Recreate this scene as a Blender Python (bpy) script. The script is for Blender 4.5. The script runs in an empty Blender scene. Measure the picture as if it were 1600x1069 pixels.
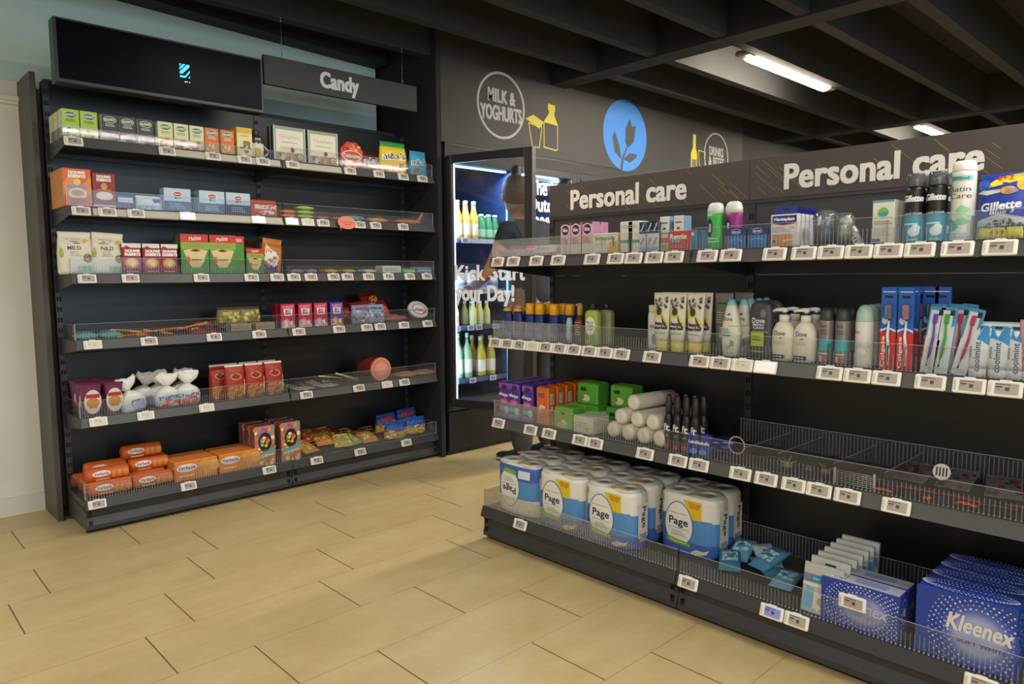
import bpy, bmesh, math, random
from mathutils import Vector, Matrix, Euler
SC = bpy.context.scene
COL = SC.collection
R = math.radians
random.seed(7)

# ------------------------------------------------------------ camera
CAM_H = 1.1506
cd = bpy.data.cameras.new('camera'); cam = bpy.data.objects.new('camera', cd); COL.objects.link(cam)
cd.sensor_width = 36.0; cd.lens = 1125.914 / 1600 * 36; cd.clip_start = .05
yaw, pit, roll = .76087, .09081, -.0076
fw = Vector((math.sin(yaw) * math.cos(pit), math.cos(yaw) * math.cos(pit), -math.sin(pit)))
rt = Vector((math.cos(yaw), -math.sin(yaw), 0)); up = rt.cross(fw)
r2 = rt * math.cos(roll) + up * math.sin(roll); u2 = up * math.cos(roll) - rt * math.sin(roll)
mw = Matrix.Identity(4)
for i in range(3):
    mw[i][0], mw[i][1], mw[i][2] = r2[i], u2[i], -fw[i]
mw[2][3] = CAM_H
cam.matrix_world = mw
SC.camera = cam

# ------------------------------------------------------------ exposure, world, room light
SC.view_settings.view_transform = 'Standard'
SC.view_settings.look = 'None'
SC.view_settings.gamma = 1
SC.view_settings.use_curve_mapping = False
SC.view_settings.exposure = 0.0
SC.cycles.transparent_max_bounces = 32
SC.cycles.max_bounces = 8
SC.cycles.caustics_reflective = False; SC.cycles.caustics_refractive = False
SC.cycles.use_denoising = True
W = bpy.data.worlds.new('world'); SC.world = W; W.use_nodes = True
W.node_tree.nodes['Background'].inputs[0].default_value = (.75, .85, 1, 1)
W.node_tree.nodes['Background'].inputs[1].default_value = .05

def area(name, loc, aim, sx, sy, power, col=(1, 1, 1)):
    l = bpy.data.lights.new(name, 'AREA'); l.shape = 'RECTANGLE'; l.size = sx; l.size_y = sy
    l.energy = power; l.color = col
    o = bpy.data.objects.new(name, l); COL.objects.link(o); o.location = loc
    d = Vector(aim) - Vector(loc); o.rotation_euler = d.to_track_quat('-Z', 'Y').to_euler()
    return o
# cool shop window behind the camera, added soft fills, and the ceiling battens
area('soft_front_fill', (-2.0, -2.2, 1.7), (2.0, 2.2, .9), 3.6, 2.2, 85, (1, .96, .90))  # added soft fill that brightens the products from the front
area('side_window_and_fill', (2.9, -2.9, 1.6), (2.6, 3.0, 1.6), 2.4, 1.7, 75, (.55, .78, 1))
area('side_window_and_fill', (-3.1, 2.2, 1.6), (.6, 3.9, 1.8), 1.4, 1.4, 14, (.75, .9, 1))  # small added fill for the left wall, not a window
area('aisle_fill', (.2, -.9, 2.35), (2.2, 1.6, .6), 1.6, .5, 12, (1, .96, .9))  # added fill from the aisle to lift the shelf fronts
WARM = (1, .94, .84)
LAMPS = [(x, y) for x in (-1.1, 2.15, 4.83, 7.95) for y in (-2.37, 0.0, 2.33)]
for lx, ly in LAMPS:
    area('lamp_light', (lx, ly, 2.44), (lx, ly, 0), 1.15, .10, 22 if (lx, ly) == (2.15, 2.33) else 34, WARM)

# ------------------------------------------------------------ materials
_m = {}
def lin(h):
    h = h.lstrip('#'); o = []
    for i in (0, 2, 4):
        c = int(h[i:i + 2], 16) / 255
        o.append(c / 12.92 if c <= .04045 else ((c + .055) / 1.055) ** 2.4)
    return o + [1]
def M(h, r=.45, met=0.0, noise=0.0, scale=6.0, em=0.0):
    if not isinstance(h, str): return h
    k = (h, r, met, noise, em)
    if k in _m: return _m[k]
    m = bpy.data.materials.new('paint_' + h.lstrip('#')); m.use_nodes = True
    nt = m.node_tree; b = nt.nodes['Principled BSDF']
    c = lin(h)
    b.inputs['Base Color'].default_value = c
    b.inputs['Roughness'].default_value = r
    b.inputs['Metallic'].default_value = met
    if em:
        b.inputs['Emission Color'].default_value = c; b.inputs['Emission Strength'].default_value = em
    if noise:
        tc = nt.nodes.new('ShaderNodeTexCoord'); n = nt.nodes.new('ShaderNodeTexNoise')
        n.inputs['Scale'].default_value = scale; n.inputs['Detail'].default_value = 5
        nt.links.new(tc.outputs['Object'], n.inputs['Vector'])
        rp = nt.nodes.new('ShaderNodeValToRGB')
        rp.color_ramp.elements[0].position = .3; rp.color_ramp.elements[1].position = .7
        rp.color_ramp.elements[0].color = [x * (1 - noise) for x in c[:3]] + [1]
        rp.color_ramp.elements[1].color = [min(1, x * (1 + noise)) for x in c[:3]] + [1]
        nt.links.new(n.outputs['Fac'], rp.inputs['Fac']); nt.links.new(rp.outputs['Color'], b.inputs['Base Color'])
    _m[k] = m
    return m
def matte(m): m.node_tree.nodes['Principled BSDF'].inputs['Specular IOR Level'].default_value = .06; return m
def clear(name, tint, gloss_r=.05, haze=.05, hazecol=(.8, .8, .8), ior=1.45, refl=1.0):
    if name in _m: return _m[name]
    m = bpy.data.materials.new(name); m.use_nodes = True; nt = m.node_tree; nt.nodes.clear()
    o = nt.nodes.new('ShaderNodeOutputMaterial'); t = nt.nodes.new('ShaderNodeBsdfTransparent')
    g = nt.nodes.new('ShaderNodeBsdfGlossy'); d = nt.nodes.new('ShaderNodeBsdfDiffuse')
    f = nt.nodes.new('ShaderNodeFresnel'); f.inputs['IOR'].default_value = ior
    mm = nt.nodes.new('ShaderNodeMath'); mm.operation = 'MULTIPLY'; mm.inputs[1].default_value = refl
    nt.links.new(f.outputs[0], mm.inputs[0])
    t.inputs[0].default_value = tuple(tint) + (1,)
    g.inputs['Roughness'].default_value = gloss_r; d.inputs[0].default_value = tuple(hazecol) + (1,)
    a = nt.nodes.new('ShaderNodeMixShader'); b = nt.nodes.new('ShaderNodeMixShader')
    a.inputs[0].default_value = haze
    nt.links.new(t.outputs[0], a.inputs[1]); nt.links.new(d.outputs[0], a.inputs[2])
    nt.links.new(mm.outputs[0], b.inputs[0]); nt.links.new(a.outputs[0], b.inputs[1]); nt.links.new(g.outputs[0], b.inputs[2])
    nt.links.new(b.outputs[0], o.inputs[0]); _m[name] = m
    return m
ACR = clear('acrylic_clear', (.985, .99, .995), .05, .012, (.9, .9, .92), refl=.45)
RIB = clear('acrylic_rib', (.93, .94, .95), .2, .10, (.95, .95, .97), refl=.35)
EDGE = clear('acrylic_edge', (.9, .92, .94), .2, .26, (1, 1, 1), refl=.5)
FILM = clear('clear_film', (.93, .94, .95), .12, .12, (.8, .8, .8), 1.6)
GLASS = clear('fridge_glass', (.93, .95, .97), .02, .012, (.6, .6, .6), 1.35)
DK = M('#323234', .42, 0, .12, 14)          # charcoal powder coated steel
BK = M('#101215', .38, 0, .1, 9)             # back panels
RAIL = M('#4b4a49', .38)
WH = '#e8e5de'

# ------------------------------------------------------------ mesh collector
_txt = {}
def text_mesh(s, bold=.012):
    k = (s, bold)
    if k in _txt: return _txt[k]
    cu = bpy.data.curves.new('t', 'FONT'); cu.body = s; cu.resolution_u = 3; cu.offset = bold; cu.space_character = 1.0 + bold * 2
    cu.space_line = .92; cu.align_x = 'CENTER'
    ob = bpy.data.objects.new('t', cu); me = bpy.data.meshes.new_from_object(ob)
    v = [(p.co.x, p.co.y) for p in me.vertices]; f = [tuple(p.vertices) for p in me.polygons]
    bpy.data.objects.remove(ob); bpy.data.meshes.remove(me); bpy.data.curves.remove(cu)
    x0 = min(p[0] for p in v); x1 = max(p[0] for p in v); y0 = min(p[1] for p in v); y1 = max(p[1] for p in v)
    v = [((a - (x0 + x1) / 2) / (x1 - x0), (b - (y0 + y1) / 2) / (y1 - y0)) for a, b in v]
    _txt[k] = (v, f)
    return _txt[k]

def split(V, F, lim):
    V = list(V); st = list(F); out = []; mid = {}
    while st:
        f = st.pop()
        if len(f) > 3: st += [(f[0], f[i], f[i + 1]) for i in range(1, len(f) - 1)]; continue
        L = [((V[f[i]][0] - V[f[(i + 1) % 3]][0]) ** 2 + (V[f[i]][1] - V[f[(i + 1) % 3]][1]) ** 2, i) for i in range(3)]
        d, i = max(L)
        if d < lim * lim: out.append(f); continue
        a, b, c = f[i], f[(i + 1) % 3], f[(i + 2) % 3]; k = (min(a, b), max(a, b))
        if k not in mid: mid[k] = len(V); V.append(((V[a][0] + V[b][0]) / 2, (V[a][1] + V[b][1]) / 2))
        st += [(a, mid[k], c), (mid[k], b, c)]
    return V, out
class MB:
    def __init__(s):
        s.v = []; s.f = []; s.m = []; s.sm = []; s.mats = []; s.S = lambda x, z, e: (x, -e, z); s.e = 0; s.lim = .012
    def mi(s, m):
        m = M(m)
        if m not in s.mats: s.mats.append(m)
        return s.mats.index(m)
    def add(s, V, F, mat, smooth=False):
        b = len(s.v); s.v += [tuple(p) for p in V]; i = s.mi(mat)
        for f in F: s.f.append(tuple(b + q for q in f)); s.m.append(i); s.sm.append(smooth)
    def box(s, x0, y0, z0, x1, y1, z1, mat):
        V = [(x, y, z) for z in (z0, z1) for y in (y0, y1) for x in (x0, x1)]
        s.add(V, [(0, 2, 3, 1), (4, 5, 7, 6), (0, 1, 5, 4), (2, 6, 7, 3), (0, 4, 6, 2), (1, 3, 7, 5)], mat)
    def loft(s, rings, mat, cap=True, smooth=True, mats=None):
        n = len(rings[0]); V = [p for r in rings for p in r]
        for k in range(len(rings) - 1):
            F = [(k * n + i, k * n + (i + 1) % n, (k + 1) * n + (i + 1) % n, (k + 1) * n + i) for i in range(n)]
            if k == 0: b = len(s.v); s.v += [tuple(p) for p in V]
            i_ = s.mi(mats[k] if mats else mat)
            for f in F: s.f.append(tuple(b + q for q in f)); s.m.append(i_); s.sm.append(smooth)
        if cap:
            for ring, mt in ((range(n - 1, -1, -1), mats[0] if mats else mat), (range((len(rings) - 1) * n, len(rings) * n), mats[-1] if mats else mat)):
                s.f.append(tuple(b + q for q in ring)); s.m.append(s.mi(mt)); s.sm.append(False)
    def cbox(s, x0, y0, z0, x1, y1, z1, mat, c=.0015):
        def ring(z, i):
            a, b, p, q = x0 + i, x1 - i, y0 + i, y1 - i
            return [(a + c, p, z), (b - c, p, z), (b, p + c, z), (b, q - c, z), (b - c, q, z), (a + c, q, z), (a, q - c, z), (a, p + c, z)]
        s.loft([ring(z0, c), ring(z0 + c, 0), ring(z1 - c, 0), ring(z1, c)], mat, smooth=False)
    def lathe(s, prof, mat, cx=0, cy=0, n=20, sx=1, sy=1, mats=None, smooth=True, cap=True):
        s.loft([[(cx + sx * r * math.cos(2 * math.pi * i / n), cy + sy * r * math.sin(2 * math.pi * i / n), z) for i in range(n)] for r, z in prof], mat, smooth=smooth, mats=mats, cap=cap)
    def tube(s, pts, r, mat, n=8):
        rings = []
        P = [Vector(p) for p in pts]
        for i, p in enumerate(P):
            t = (P[min(i + 1, len(P) - 1)] - P[max(i - 1, 0)]).normalized()
            a = t.cross(Vector((0, 0, 1)));
            if a.length < .1: a = t.cross(Vector((1, 0, 0)))
            a.normalize(); b = t.cross(a); rr = r[i] if isinstance(r, (list, tuple)) else r
            rings.append([tuple(p + a * rr * math.cos(2 * math.pi * k / n) + b * rr * math.sin(2 * math.pi * k / n)) for k in range(n)])
        s.loft(rings, mat)
    def prism(s, pts, y0, y1, mat):      # outline in x,z
        n = len(pts); V = [(x, y0, z) for x, z in pts] + [(x, y1, z) for x, z in pts]
        s.add(V, [tuple(range(n)), tuple(range(2 * n - 1, n - 1, -1))] + [(i, i + n, (i + 1) % n + n, (i + 1) % n) for i in range(n)], mat)
    def prismx(s, pts, x0, x1, mat):     # outline in y,z
        n = len(pts); V = [(x0, y, z) for y, z in pts] + [(x1, y, z) for y, z in pts]
        s.add(V, [tuple(range(n)), tuple(range(2 * n - 1, n - 1, -1))] + [(i, i + n, (i + 1) % n + n, (i + 1) % n) for i in range(n)], mat)
    # printed marks: laid on the surface S(x, z, e)
    def E(s): s.e += getattr(s, 'de', .00012); return .0004 + s.e
    def rect(s, x0, z0, x1, z1, mat, n=None):
        e = s.E(); n = n or getattr(s, 'nx', 1); k = getattr(s, 'nz', 1)
        V = [s.S(x0 + (x1 - x0) * i / n, z0 + (z1 - z0) * j / k, e) for j in range(k + 1) for i in range(n + 1)]
        s.add(V, [(j * (n + 1) + i, j * (n + 1) + i + 1, (j + 1) * (n + 1) + i + 1, (j + 1) * (n + 1) + i) for j in range(k) for i in range(n)], mat)
    def poly(s, pts, mat):
        e = s.E()
        if not hasattr(s, 'nx'): s.add([s.S(x, z, e) for x, z in pts], [tuple(range(len(pts)))], mat); return
        q = []      # on curved skins: split the outline and lay the patch in rings
        for i, a in enumerate(pts):
            b = pts[(i + 1) % len(pts)]; k = 1 if len(pts) > 12 else 4
            q += [(a[0] + (b[0] - a[0]) * j / k, a[1] + (b[1] - a[1]) * j / k) for j in range(k)]
        s.fan(q, e, mat)
    def fan(s, q, e, mat):
        n = len(q); cx = sum(a for a, _ in q) / n; cz = sum(c for _, c in q) / n
        V = [s.S(cx, cz, e)]; F = [(0, 1 + i, 1 + (i + 1) % n) for i in range(n)]; R_ = 5
        for k in range(1, R_ + 1): V += [s.S(cx + (a - cx) * k / R_, cz + (c - cz) * k / R_, e) for a, c in q]
        for k in range(R_ - 1):
            o = 1 + k * n; F += [(o + i, o + n + i, o + n + (i + 1) % n, o + (i + 1) % n) for i in range(n)]
        s.add(V, F, mat)
    def ell(s, cx, cz, rx, rz, mat, n=18):
        e = s.E(); V = [s.S(cx, cz, e)]; F = []
        if hasattr(s, 'nx') and n > 8: s.fan([(cx + rx * math.cos(2 * math.pi * i / n), cz + rz * math.sin(2 * math.pi * i / n)) for i in range(n)], e, mat); return
        for q in (.5, 1):
            V += [s.S(cx + q * rx * math.cos(2 * math.pi * i / n), cz + q * rz * math.sin(2 * math.pi * i / n), e) for i in range(n)]
        for i in range(n):
            j = (i + 1) % n; F += [(0, 1 + i, 1 + j), (1 + i, 1 + n + i, 1 + n + j, 1 + j)]
        s.add(V, F, mat)
    def ring(s, cx, cz, r0, r1, mat, n=40, k=1.0, a0=0, a1=2 * math.pi):
        e = s.E(); V = []
        for i in range(n + 1):
            a = a0 + (a1 - a0) * i / n
            V += [s.S(cx + r0 * math.cos(a), cz + k * r0 * math.sin(a), e), s.S(cx + r1 * math.cos(a), cz + k * r1 * math.sin(a), e)]
        s.add(V, [(2 * i, 2 * i + 1, 2 * i + 3, 2 * i + 2) for i in range(n)], mat)
    def text(s, t, cx, cz, w, h, mat, ang=0, bold=.012, slant=0, hand=0):
        e = s.E(); V, F = text_mesh(t, min(bold, .012)); ca, sa = math.cos(R(ang)), math.sin(R(ang)); o = []
        V = [(a * w + slant * b * h, b * h) for a, b in V]
        if hasattr(s, 'nx'): V, F = split(V, F, s.lim)
        if bold > .02:      # heavy lettering: the same outline struck four times, slightly shifted
            lay = []; q = (bold - .010) * abs(h) * .75; n0 = len(V); V0, F0 = V, F; V, F = [], []
            for k, (dx, dz) in enumerate(((q, q * .6), (-q, q * .6), (q, -q * .6), (-q, -q * .6))):
                V += [(x + dx, z + dz) for x, z in V0]; lay += [k * .00006] * n0; F += [tuple(i + k * n0 for i in f) for f in F0]
        else: lay = None
        for i_, (x, z) in enumerate(V):
            a = x / w
            if hand: z *= 1 + hand * math.sin(a * 23); 
            o.append(s.S(cx + x * ca - z * sa, cz + x * sa + z * ca, e + (lay[i_] if lay else 0)))
        s.add(o, F, mat)
    def decs(s, D, w, h):
        for d in D:
            k = d[0]
            if k == 'r': s.rect(d[1] * w, d[2] * h, d[3] * w, d[4] * h, d[5])
            elif k == 'e': s.ell(d[1] * w, d[2] * h, d[3] * w, d[4] * h, d[5])
            elif k == 'p': s.poly([(a * w, b * h) for a, b in d[1]], d[2])
            elif k == 'o': s.ring(d[1] * w, d[2] * h, d[3] * w, d[4] * w, d[5])
            elif k == 't': s.text(d[1], d[2] * w, d[3] * h, d[4] * w, d[5] * h, d[6], *(d[7:]))
            elif k == 'D': s.e -= getattr(s, 'de', .00012) * .85; s.ell(d[1] * w, d[2] * h, d[3] * .31, d[3] * .31, d[4], 8)
            elif k == 'l':       # rows of small print
                n = d[6]
                for i in range(n):
                    zz = d[2] + (d[4] - d[2]) * (i + .5) / n; t = (d[4] - d[2]) / n * .22
                    x1 = d[3] - (d[3] - d[1]) * ((i * 37) % 5) * .06
                    s.rect(d[1] * w, (zz - t) * h, x1 * w, (zz + t) * h, d[5])
            elif k == 'b':       # bar code
                n = 14; st = (d[3] - d[1]) / n; s.rect(d[1] * w, d[2] * h, d[3] * w, d[4] * h, WH)
                for i in range(1, n):
                    if (i * 7) % 5 != 2: s.rect((d[1] + st * i) * w, (d[2] + .01) * h, (d[1] + st * (i + .5)) * w, (d[4] - .01) * h, '#202020', 1)
            elif k == 'd':       # scattered berries, shells, biscuits
                rr = random.Random(d[8] if len(d) > 8 else 1)
                for i in range(d[6]):
                    s.e -= getattr(s, 'de', .00012) * .85
                    s.ell((d[1] + (d[3] - d[1]) * rr.random()) * w, (d[2] + (d[4] - d[2]) * rr.random()) * h, d[7] * w * (.7 + .6 * rr.random()), d[7] * w * (.7 + .6 * rr.random()), d[5][i % len(d[5])], 8)
    def build(s, name, parent=None, loc=(0, 0, 0), rot=(0, 0, 0)):
        me = bpy.data.meshes.new(name); me.from_pydata(s.v, [], s.f)
        for m in s.mats: me.materials.append(m)
        me.polygons.foreach_set('material_index', s.m); me.polygons.foreach_set('use_smooth', s.sm)
        bm = bmesh.new(); bm.from_mesh(me); bmesh.ops.recalc_face_normals(bm, faces=bm.faces); bm.to_mesh(me); bm.free()
        me.update()
        o = bpy.data.objects.new(name, me); COL.objects.link(o); o.location = loc; o.rotation_euler = rot
        if parent: o.parent = parent
        return o

def tag(o, label, cat, group=None):
    o['label'] = label; o['category'] = cat
    if group: o['group'] = group
    return o
def struct(o): o['kind'] = 'structure'; return o
def empty(name, loc=(0, 0, 0), rz=0):
    o = bpy.data.objects.new(name, None); COL.objects.link(o); o.location = loc; o.rotation_euler = (0, 0, rz)
    o.empty_display_size = .05
    return o
def copy_tree(o, parent=None):
    c = o.copy(); COL.objects.link(c)
    if parent: c.parent = parent
    for ch in KIDS.get(o.name, []) or list(o.children):
        copy_tree(ch, c)
    return c
KIDS = {}

# unit frames: local x runs to the viewer's right along the shelf, y goes in, z up
YL, XR, YR0, XL0 = 3.613, 2.087, 2.331, .787
ZS = {'L1': 1.767, 'L2': 1.470, 'L3': 1.174, 'L4': .880, 'L5': .531, 'L6': .155, 'R1': 1.231, 'R2': .885, 'R3': .535, 'R4': .148}
def world(u, a, inset, z):
    return ((a, YL + inset, z), 0.0) if u[0] == 'L' else ((XR + inset, a, z), -math.pi / 2)
ORD = 'first second third fourth fifth sixth seventh eighth ninth tenth eleventh twelfth thirteenth fourteenth fifteenth sixteenth seventeenth eighteenth nineteenth twentieth twenty-first twenty-second'.split()
USED = set(); NEAR = []
def put(proto, u, a, label, inset=.03, dz=0, rot=(0, 0, 0), group=None, cat=None, short=None, w=None, sc=None):
    if proto.name in USED: o = copy_tree(proto)
    else: o = proto
    USED.add(proto.name)
    loc, rz = world(u, a, inset, ZS[u] + dz)
    o.location = loc
    m = Matrix.Rotation(rz, 3, 'Z') @ Matrix.Rotation(rot[2], 3, 'Z') @ Matrix.Rotation(rot[1], 3, 'Y') @ Matrix.Rotation(rot[0], 3, 'X')
    o.rotation_euler = m.to_euler()
    if sc: o.scale = sc
    o['label'] = label
    if cat or not o.get('category'): o['category'] = cat or 'box'
    if group: o['group'] = group
    elif 'group' in o.keys() and o is not proto: del o['group']
    if short: NEAR.append((u, a, short))
    return o
def grid(proto, u, xs, desc, cat, rows=1, dy=.07, inset=.03, skip=(), group=None, short=None, dz=0, gap=0, rot=(0, 0, 0), jit=.0, levels=1, dh=0):
    n = len(xs); g = group or (desc.split(' with ')[0] + ' group')
    ROW = ['front row', 'second row', 'third row', 'fourth row', 'fifth row', 'sixth row', 'seventh row']
    for r in range(rows):
        for lv in range(levels):
            for i, a in enumerate(xs):
                if (i, r) in skip or (i, r, lv) in skip: continue
                lab = desc
                if n > 1: lab += ', ' + ORD[i] + ' from left'
                if rows > 1: lab += ', ' + ROW[r]
                if levels > 1: lab += (', bottom layer', ', top layer', ', uppermost layer')[lv]
                jx = random.uniform(-jit, jit)
                put(proto, u, a + jx, lab, inset + r * dy, dz + lv * dh, rot, g if n * rows * levels > 1 else None, cat, short if r == 0 and lv == 0 else None)

# ------------------------------------------------------------ product builders (all return an object standing on z=0, front at y=0)
def carton(name, w, h, d, col, D=(), side=None, top=None, Ds=(), Dt=(), c=.0012):
    b = MB(); b.cbox(-w / 2, 0, 0, w / 2, d, h, col, c); g = .0006
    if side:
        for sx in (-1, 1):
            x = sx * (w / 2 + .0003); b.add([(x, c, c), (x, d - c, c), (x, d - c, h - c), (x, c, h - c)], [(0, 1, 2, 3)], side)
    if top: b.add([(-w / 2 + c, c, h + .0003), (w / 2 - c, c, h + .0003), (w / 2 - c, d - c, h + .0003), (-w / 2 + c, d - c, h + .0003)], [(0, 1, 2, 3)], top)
    b.decs(D, w, h)
    if Ds:
        b.e = 0; b.S = lambda y, z, e: (-w / 2 - .0004 - e, d / 2 - y, z); b.decs(Ds, d, h)
        b.e = 0; b.S = lambda y, z, e: (w / 2 + .0004 + e, d / 2 + y, z); b.decs(Ds, d, h)
    if Dt:
        b.e = 0; b.S = lambda x, y, e: (x, y, h + .0004 + e); b.decs(Dt, w, d)
    # tuck flap seam on the top edge
    b.box(-w / 2 + c, d * .5 - .0003, h, w / 2 - c, d * .5 + .0003, h + .0006, side or col)
    return b.build(name)
def body(name, prof, col, D=(), bands=None, n=28, wrinkle=0, parent=None, smooth=True, seed=1, hw_ref=None):
    """prof: (z, half width, half depth, exponent); bands: [(z_top, colour)...]"""
    b = MB(); yc = max(p[2] for p in prof)
    zs = [p[0] for p in prof]
    if bands: zs = sorted(set(zs + [t for t, _ in bands if zs[0] < t < zs[-1]]))
    if wrinkle or len(D): zs = sorted(set(zs + [zs[0] + (zs[-1] - zs[0]) * i / 10 for i in range(11)]))
    def P(z):
        for k in range(len(prof) - 1):
            if z <= prof[k + 1][0] + 1e-9:
                a, q = prof[k], prof[k + 1]; t = (z - a[0]) / max(1e-9, q[0] - a[0]); t = min(max(t, 0), 1)
                return [a[i] + (q[i] - a[i]) * t for i in (1, 2, 3)]
        return list(prof[-1][1:])
    rr = random.Random(seed); ph = [rr.uniform(0, 6.28) for _ in range(6)]
    def wr(x, z): return wrinkle * (math.sin(x * 170 + z * 60 + ph[0]) + math.sin(z * 190 - x * 90 + ph[1])) * .5 if wrinkle else 0
    rings = []
    for z in zs:
        hw, hd, e = P(z); ring = []
        for i in range(n):
            a = 2 * math.pi * i / n; c, s = math.cos(a), math.sin(a)
            x = hw * math.copysign(abs(c) ** (2 / e), c); y = hd * math.copysign(abs(s) ** (2 / e), s)
            f = min(1, hd / (yc * .6 + 1e-6))
            ring.append((x, yc + y + math.copysign(wr(x, z) * f, y), z))
        rings.append(ring)
    mats = None
    if bands:
        mats = []
        for k in range(len(zs) - 1):
            zm = (zs[k] + zs[k + 1]) / 2; mc = bands[-1][1]
            for t, cc in bands:
                if zm < t: mc = cc; break
            mats.append(mc)
    b.loft(rings, col, mats=mats, smooth=smooth)
    def S(x, z, e):
        hw, hd, ex = P(z); t = min(abs(x) / max(hw, 1e-6), .999)
        f = min(1, hd / (yc * .6 + 1e-6))
        return (x, yc - hd * (1 - t ** ex) ** (1 / ex) - wr(x, z) * f * .0 - abs(wr(x, z)) * f - e, z)
    b.S = S; b.nx = 12; b.nz = 5
    b.lim = max(p[1] for p in prof) / 3.2; b.de = max(.00014, b.lim * .006)
    W = hw_ref or 2 * max(p[1] for p in prof); H = prof[-1][0]
    b.decs(D, W, H)
    o = b.build(name, parent)
    return o
def bag(name, w, h, d, col, D=(), bands=None, wrinkle=.002, top=.9, seed=1, foot=.6):
    return body(name, [(0, w * .47, d * .5 * foot, 3), (h * .06, w * .5, d * .5, 2.6), (h * .5, w * .5, d * .5, 2.4), (h * .8, w * .475, d * .32, 2.3), (h * top, w * .455, .003, 2.5), (h, w * .475, .0015, 2.5)], col, D, bands, 28, wrinkle, seed=seed)
def pouch(name, w, h, d, col, D=(), bands=None, wrinkle=.002, seed=1):
    return body(name, [(0, w * .5, .0012, 4), (h * .07, w * .485, .0015, 4), (h * .25, w * .48, d * .42, 2.4), (h * .5, w * .475, d * .5, 2.3), (h * .75, w * .48, d * .42, 2.4), (h * .93, w * .485, .0015, 4), (h, w * .5, .0012, 4)], col, D, bands, 28, wrinkle, seed=seed)
def can(name, r, prof, col, D=(), bands=None, n=24, parent=None):
    return body(name, [(z, rr * r, rr * r, 2) for rr, z in prof], col, D, bands, n, parent=parent)
def part(o, b, name): return b.build(name, o)
# ============================================================ SETTING
def floor():
    b = MB()
    m = bpy.data.materials.new('travertine_tile'); m.use_nodes = True; nt = m.node_tree; p = nt.nodes['Principled BSDF']
    tc = nt.nodes.new('ShaderNodeTexCoord'); mp = nt.nodes.new('ShaderNodeMapping'); mp.inputs['Scale'].default_value = (1, 2.2, 1)
    n1 = nt.nodes.new('ShaderNodeTexNoise'); n1.inputs['Scale'].default_value = 3.2; n1.inputs['Detail'].default_value = 8; n1.inputs['Roughness'].default_value = .62
    n2 = nt.nodes.new('ShaderNodeTexNoise'); n2.inputs['Scale'].default_value = 55; n2.inputs['Detail'].default_value = 3
    nt.links.new(tc.outputs['Object'], mp.inputs[0]); nt.links.new(mp.outputs[0], n1.inputs[0]); nt.links.new(tc.outputs['Object'], n2.inputs[0])
    rp = nt.nodes.new('ShaderNodeValToRGB'); cr = rp.color_ramp
    cr.elements[0].position = .28; cr.elements[0].color = lin('#b89f6c'); cr.elements[1].position = .72; cr.elements[1].color = lin('#c9b383')
    nt.links.new(n1.outputs['Fac'], rp.inputs[0])
    mx = nt.nodes.new('ShaderNodeMixRGB'); mx.blend_type = 'OVERLAY'; mx.inputs[0].default_value = .12
    nt.links.new(rp.outputs[0], mx.inputs[1]); nt.links.new(n2.outputs['Color'], mx.inputs[2]); nt.links.new(mx.outputs[0], p.inputs['Base Color'])
    p.inputs['Roughness'].default_value = .38
    grout = M('#75633f', .8); grl = M('#a08a60', .8)
    TL, TW, G = .615, .2985, .0022
    offs = {0: .55, 1: .91, 2: .68, 3: .83, 4: 1.02, 5: .53, 6: .93}
    y0 = 1.54; k0, k1 = -15, 10; seq = [.55, .29, .06, .215, .40, .53, .31]
    V = b
    for k in range(k0, k1):
        ya = y0 + TW * k; o = seq[k % 7]
        i0, i1 = int((-3 - o) // TL), int((8.4 - o) // TL) + 1
        for i in range(i0, i1):
            x = o + TL * i
            b.add([(x + G, ya + G * .3, 0), (x + TL - G, ya + G * .3, 0), (x + TL - G, ya + TW - G * .3, 0), (x + G, ya + TW - G * .3, 0)], [(0, 1, 2, 3)], m)
    b.add([(-3.5, -3, -.0015), (9, -3, -.0015), (9, 4.7, -.0015), (-3.5, 4.7, -.0015)], [(0, 1, 2, 3)], grout)
    struct(b.build('floor'))
floor()

TEAL = M('#bdd6d0', .7, 0, .06, 2)
CREAM = M('#d8d6ca', .75, 0, .03, 2)
BLKW = M('#1c1c1e', .7, 0, .1, 3)
def walls():
    b = MB(); b.box(-3.2, 4.2, 0, 2.76, 4.35, 2.095, CREAM); b.box(-3.2, 4.2, 2.095, 2.76, 4.35, 2.95, TEAL)
    struct(b.build('wall_back'))
    b = MB(); b.box(-3.2, 4.185, 0, .735, 4.2, .09, M('#d2cfc0', .6)); struct(b.build('baseboard_back'))
    b = MB(); b.box(-3.2, 4.178, 1.985, .735, 4.2, 2.0, CREAM); b.box(-3.2, 4.165, 2.0, .735, 4.2, 2.02, CREAM); b.box(-3.2, 4.19, 2.02, .735, 4.2, 2.095, CREAM)
    struct(b.build('trim_1'))
    b = MB(); b.box(6.5, 3.6, 0, 9.0, 3.7, 2.95, BLKW); b.box(8.9, -3, 0, 9.0, 3.6, 2.95, BLKW); struct(b.build('wall_right'))
    b = MB(); b.box(2.76, 4.42, 0, 9, 4.5, 2.95, BLKW); struct(b.build('wall_far'))
    b = MB(); b.box(-3.3, -3, 0, -3.2, 4.35, 2.95, M('#8f8a7c', .8)); struct(b.build('wall_left'))
    b = MB(); b.box(-3.3, -3.1, 0, 9, -3, 2.95, M('#5a5650', .8)); struct(b.build('wall_front'))
walls()
CEIL = M('#1d1f23', .75, 0, .15, 4)
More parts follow.
